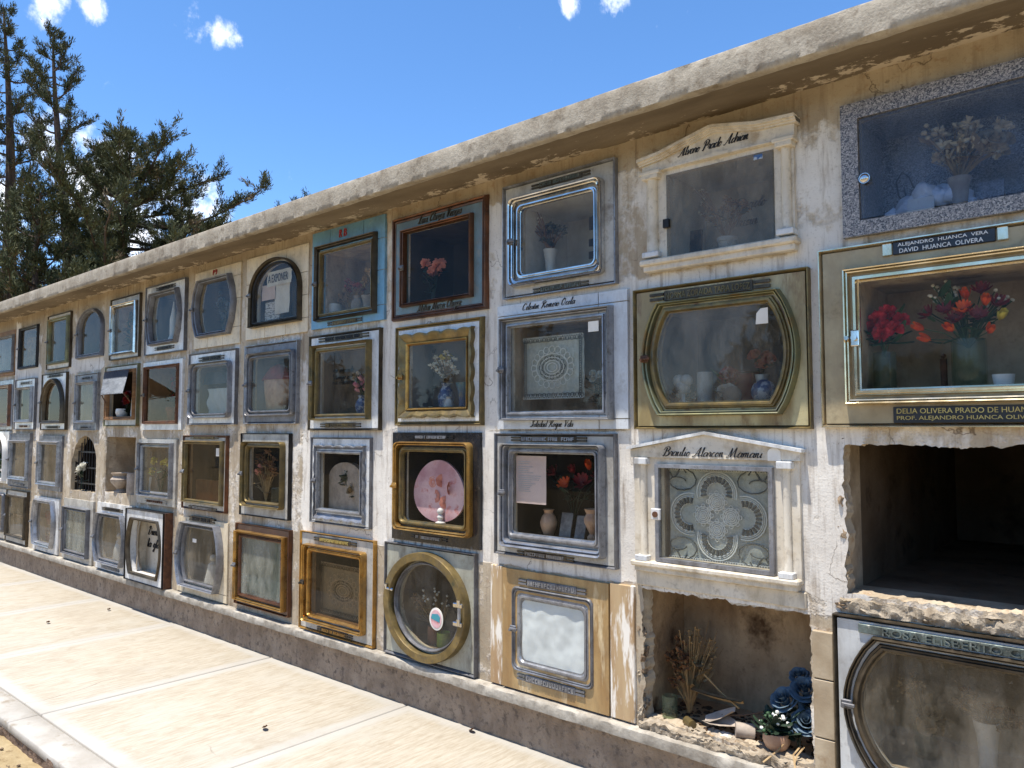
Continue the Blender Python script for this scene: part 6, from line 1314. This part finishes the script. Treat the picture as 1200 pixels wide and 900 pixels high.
z_ = F0('I4'); b = Q(140, 645, .10); mb = MB(); mb.lathe((b.x, b.y, z_), [(.06, 0), (.05, .1), (.03, .18), (.015, .2)], 12); mb.ico((b.x, b.y, z_ + .225), .03, 2); solo(mb, 'figurine', 'ceramic_white', 'pale robed figurine in the silver barrel front on bright white marble', 'figurine', (b.x, b.y, z_))
# ---- J: photo, grille with white flower
z_ = F0('J2'); card('portrait', 'framed photo leaning in the grey metal front left of the awning', -8.36, -8.19, z_, z_ + .2, .03, 'photo_print', .03, 'picture', .01)
gr = thing('iron_grille', 'black iron bars across the arched open niche', 'grille', (-8.41, .05, .985))
for i in range(9):
    x = -8.70 + .58 * i / 8; zt = 1.545 - .28 * (1 - math.sqrt(max(0, 1 - ((x + 8.415) / .315) ** 2)))
    mb = MB(); mb.tube([(x, .05, .985), (x, .05, zt)], .006, 6); mb.build('bar', 'iron_black', gr)
for z in (1.06, 1.22, 1.38): mb = MB(); mb.box(-8.715, -8.115, .042, .046, z - .008, z + .008); mb.build('cross_bar', 'iron_black', gr)
b = Q(96, 560, .0); bouquet('white artificial flower tied to the black grille', (b.x, b.y, 1.0), [(*Q(95, 549, .02), 'rose', 'white_petal', .075), (*Q(97, 545, .02), 'rose', 'white_petal', .05)], 'leaf_dark', 4, 'leaf_dark', seed=93)
# ---- K, L, M
p = Q(77.8, 416, .02); mb = MB(); mb.box(-8.985, -8.945, -.022, -.0165, 2.405, 2.455); mb.build('tag', 'paper', T['K1'])
cx_ = Q(77.5, 400, .1).x; mb = MB(); mb.box(cx_ - .012, cx_ + .012, .09, .11, F0('K1'), 2.70); mb.box(cx_ - .08, cx_ + .06, .088, .112, 2.58, 2.605); solo(mb, 'cross', 'iron_black', 'dark cross behind the olive brass front', 'cross', (cx_, .1, F0('K1')))
card('picture', 'dark red picture in the pointed-oval bronze front', -9.25, -9.06, F0('K2'), 1.98, .04, 'red_cloth', .02, 'picture', .01)
z_ = F0('K4'); b = Q(56, 612, .12); mb = MB(); mb.box(-9.66, -9.16, .06, .12, .62, .70, .01); mb.box(-9.64, -9.18, .07, .11, z_, .63); solo(mb, 'draped_box', 'red_cloth', 'dark red draped box in the silver barrel front with white plaque', 'box', (-9.4, .12, z_))
bouquet('cream flowers below the red cloth', (-9.35, .03, z_), spread(58, 622, .07, 8, .10, .06, 'rose', 'dry_petal', .04, 2), 'dry_stem', 5, 'dry_leaf', seed=94)
mb = MB(); mb.box(-10.645, -10.05, .04, .2, .575, .60); solo(mb, 'shelf', 'wood', 'wooden shelf across the thin dark framed front', 'shelf', (-10.35, .04, .575))
bouquet('green leafy plant in the white arched front', (-11.0, .06, F0('M3')), spread(1, 540, .05, 14, .14, .12, 'dry', 'leaf_green', .05, 2) + spread(2, 545, .03, 4, .1, .08, 'rose', 'white_petal', .04, 3), 'leaf_green', 30, seed=95, cat='plant', name='potted_plant')
vase('flower_pot', 'white pot of the green plant in the arched front', (-11.0, .06, F0('M3')), .12, .08, 'ceramic_white', 'pot')
# dry leaves on the walkway
for i, (px, py, lb) in enumerate(((310, 853, 'curled brown leaf on the walkway panel nearest the camera'), (551, 856, 'dark dry leaf against the foot of the wall'), (128, 715, 'tiny dry leaf on the far walkway near the wall'), (57, 730, 'tiny dark leaf in the middle of the far walkway'))):
    p = G0(px, py); mb = MB(); L_ = .055 if i < 2 else .04; ax = Vector((.9, -.4, .12)).normalized()
    petal(mb, p + Vector((0, 0, .004)), ax, Vector((.4, .9, .2)).normalized(), L_, .03, .35); petal(mb, p + Vector((0, 0, .003)), ax, Vector((.4, .9, .2)).normalized(), L_, .03, .35)
    solo(mb, 'dry_leaf', 'dry_brown', lb, 'leaf', tuple(p))

# ================================================================== trees
def leaf_mesh(name, pts, dirs, L, W, tone, mat, rng):
    """many small pointed sprays (two triangles each)"""
    n = len(pts); up = rng.normal(size=(n, 3)); side = np.cross(dirs, up); side /= np.linalg.norm(side, axis=1)[:, None] + 1e-9
    nr = np.cross(side, dirs)
    V = np.empty((n, 4, 3)); V[:, 0] = pts; V[:, 1] = pts + dirs * (L * .45)[:, None] + side * (W * .5)[:, None] + nr * (W * .2)[:, None]
    V[:, 2] = pts + dirs * L[:, None]; V[:, 3] = pts + dirs * (L * .45)[:, None] - side * (W * .5)[:, None] + nr * (W * .2)[:, None]
    me = bpy.data.meshes.new(name); me.vertices.add(n * 4); me.vertices.foreach_set('co', V.ravel())
    me.loops.add(n * 4); me.loops.foreach_set('vertex_index', np.arange(n * 4, dtype=np.int32)); me.polygons.add(n)
    me.polygons.foreach_set('loop_start', np.arange(0, n * 4, 4, dtype=np.int32)); me.polygons.foreach_set('loop_total', np.full(n, 4, dtype=np.int32))
    a = me.attributes.new('tone', 'FLOAT', 'FACE'); a.data.foreach_set('value', tone.astype(np.float32)); me.update(); me.materials.append(MATS[mat]); return me
def cypress(label, base, top, spread_, nbr, z0, seed, droop=.25, lean=(0, 0), dens=1.0, asym=None, rise_=(.15, .6), up=.28):
    """base, top: Vectors; branches sweep out and up; sprays along them"""
    rs = np.random.default_rng(seed); rng = random.Random(seed)
    t = thing('cypress_tree', label, 'tree', base, 'cypress trees behind the wall'); H = top.z - base.z
    def axis(u): 
        p = base.lerp(top, u); w = math.sin(u * math.pi) * .12; return p + Vector((w * math.sin(seed + u * 5), w * math.cos(seed + u * 4), 0))
    mb = MB(); tp = [axis(i / 14) for i in range(15)]
    ls = []; mb.tube(tp, .26 * H / 11, 9, .02); mb.build('trunk', 'bark', t)
    bm_ = MB(); P_, D_, T_ = [], [], []
    for i in range(nbr):
        u = z0 + (1 - z0) * (i / nbr) ** .9; a = i * 2.399 + rng.uniform(-.4, .4); s = axis(u)
        ln = spread_ * ((1 - u) ** .62 + .04) * rng.uniform(.55, 1.15)
        if asym: ln *= 1 + asym[1] * math.cos(a - asym[0])
        d = Vector((math.cos(a), math.sin(a), 0)); rise = rng.uniform(*rise_); path = []
        for q in range(7):
            v = q / 6; path.append(s + d * (ln * v) + Vector((0, 0, ln * (rise * v - droop * math.sin(v * math.pi) * .6 + up * v * v))) + Vector((rng.uniform(-1, 1), rng.uniform(-1, 1), rng.uniform(-1, 1))) * .05 * ln * v)
        bm_.tube(path, .018 * ln + .015, 5, .006)
        nsub = int((5 + 10 * ln) * dens)
        for j in range(nsub):
            v = rng.uniform(.22, 1.0); k = min(5, int(v * 6)); c = path[k].lerp(path[k + 1], v * 6 - k)
            bl = (.25 + .45 * rng.random()) * (1.15 - .55 * v) * min(1.2, .45 + ln * .35)
            tang = (path[k + 1] - path[k]).normalized()
            bd = (tang * rng.uniform(.3, 1.1) + Vector((rng.uniform(-1, 1), rng.uniform(-1, 1), rng.uniform(-.15, 1.0))) * .8).normalized()
            e = c + bd * bl; bm_.tube([c, c.lerp(e, .5) + Vector((0, 0, -.02)), e], .007, 3, .002)
            m = int(80 * dens * (.5 + bl)); tn = rng.random() * .5 + .35 * (rng.random() < .12)
            vv = rs.random(m); pc = np.array(c)[None] + (np.array(e) - np.array(c))[None] * (vv ** .8)[:, None] + rs.normal(size=(m, 3)) * .035
            dd = np.array(bd)[None] * .9 + rs.normal(size=(m, 3)) * .5 + np.array([0, 0, .35])[None]; dd /= np.linalg.norm(dd, axis=1)[:, None]
            P_.append(pc); D_.append(dd); T_.append(np.clip(tn + rs.random(m) * .4 - .1 * (1 - vv), 0, 1))
    bm_.build('limbs', 'bark', t, fix=False)
    P_ = np.concatenate(P_); D_ = np.concatenate(D_); T_ = np.concatenate(T_); n = len(P_)
    me = leaf_mesh('crown', P_ - np.array(base)[None], D_, rs.uniform(.05, .15, n), rs.uniform(.012, .03, n), T_, 'cypress_leaf', rs)
    o = bpy.data.objects.new('crown', me); COL.objects.link(o); o.parent = t
    return t
def tree_at(px, dist):
    r = ray(px, 500); h = Vector((r.x, r.y, 0)).normalized(); return Vector((h.x * dist, h.y * dist - WALL_D, -.1))
def tree_top(px, py, dist):
    r = ray(px, py); k = dist / math.hypot(r.x, r.y); return Vector((r.x * k, r.y * k - WALL_D, CAM_H + r.z * k))
cypress('tall dark cypress at the far left behind the wall', tree_at(20, 25), tree_top(4, 8, 25), 2.2, 60, .16, 3, dens=.85)
cypress('leaning pointed cypress with feathery top left of the clearing', tree_at(92, 23.5), tree_top(62, 38, 23.5), 2.3, 62, .16, 5, dens=.85)
cypress('broad windswept cypress reaching right over the wall roof', tree_at(150, 20.5), tree_top(148, 168, 20.5), 4.8, 84, .2, 8, .12, asym=(R(35), .35), dens=1.05, rise_=(.02, .38), up=.18)
cypress('low bushy cypress behind the left end of the roof', tree_at(40, 19.5), tree_top(48, 225, 19.5), 2.5, 46, .25, 12, .2, dens=.85)
cypress('thin young cypress crown just above the roof edge', tree_at(215, 21.5), tree_top(212, 232, 21.5), 2.0, 36, .3, 15, .15, dens=.85, rise_=(.05, .4))
# the far side of the cemetery path, seen only mirrored in the panes: a belt of trees and a pale boundary wall
rs = np.random.default_rng(4); n = 42000
th = rs.uniform(0, 1, n); X = -34 + 66 * th; hh = 3.2 + 1.6 * np.sin(X * .55) + 1.1 * np.sin(X * 1.3 + 1); Z = rs.random(n) ** .7 * hh; Yv = -19 - rs.random(n) * 3 + .8 * np.sin(X * .9)
pts = np.stack([X, Yv, Z + .1], 1); dd = rs.normal(size=(n, 3)); dd[:, 2] += .5; dd /= np.linalg.norm(dd, axis=1)[:, None]
me = leaf_mesh('tree_belt', pts, dd, rs.uniform(.25, .6, n), rs.uniform(.12, .3, n), rs.random(n) * .9, 'wood_leaf', rs)
o = bpy.data.objects.new('tree_belt', me); COL.objects.link(o); tag(o, 'belt of dark trees mirrored in the glass panes', 'trees', kind='stuff')
mb = MB(); mb.box(-34, 32, -15.3, -15.0, -.2, 1.5, .02); mb.box(-34.05, 32.05, -15.36, -14.94, 1.49, 1.6, .02)
solo(mb, 'boundary_wall', 'marble_cream', 'pale boundary wall mirrored in the glass panes', 'wall', (0, -15, -.2))
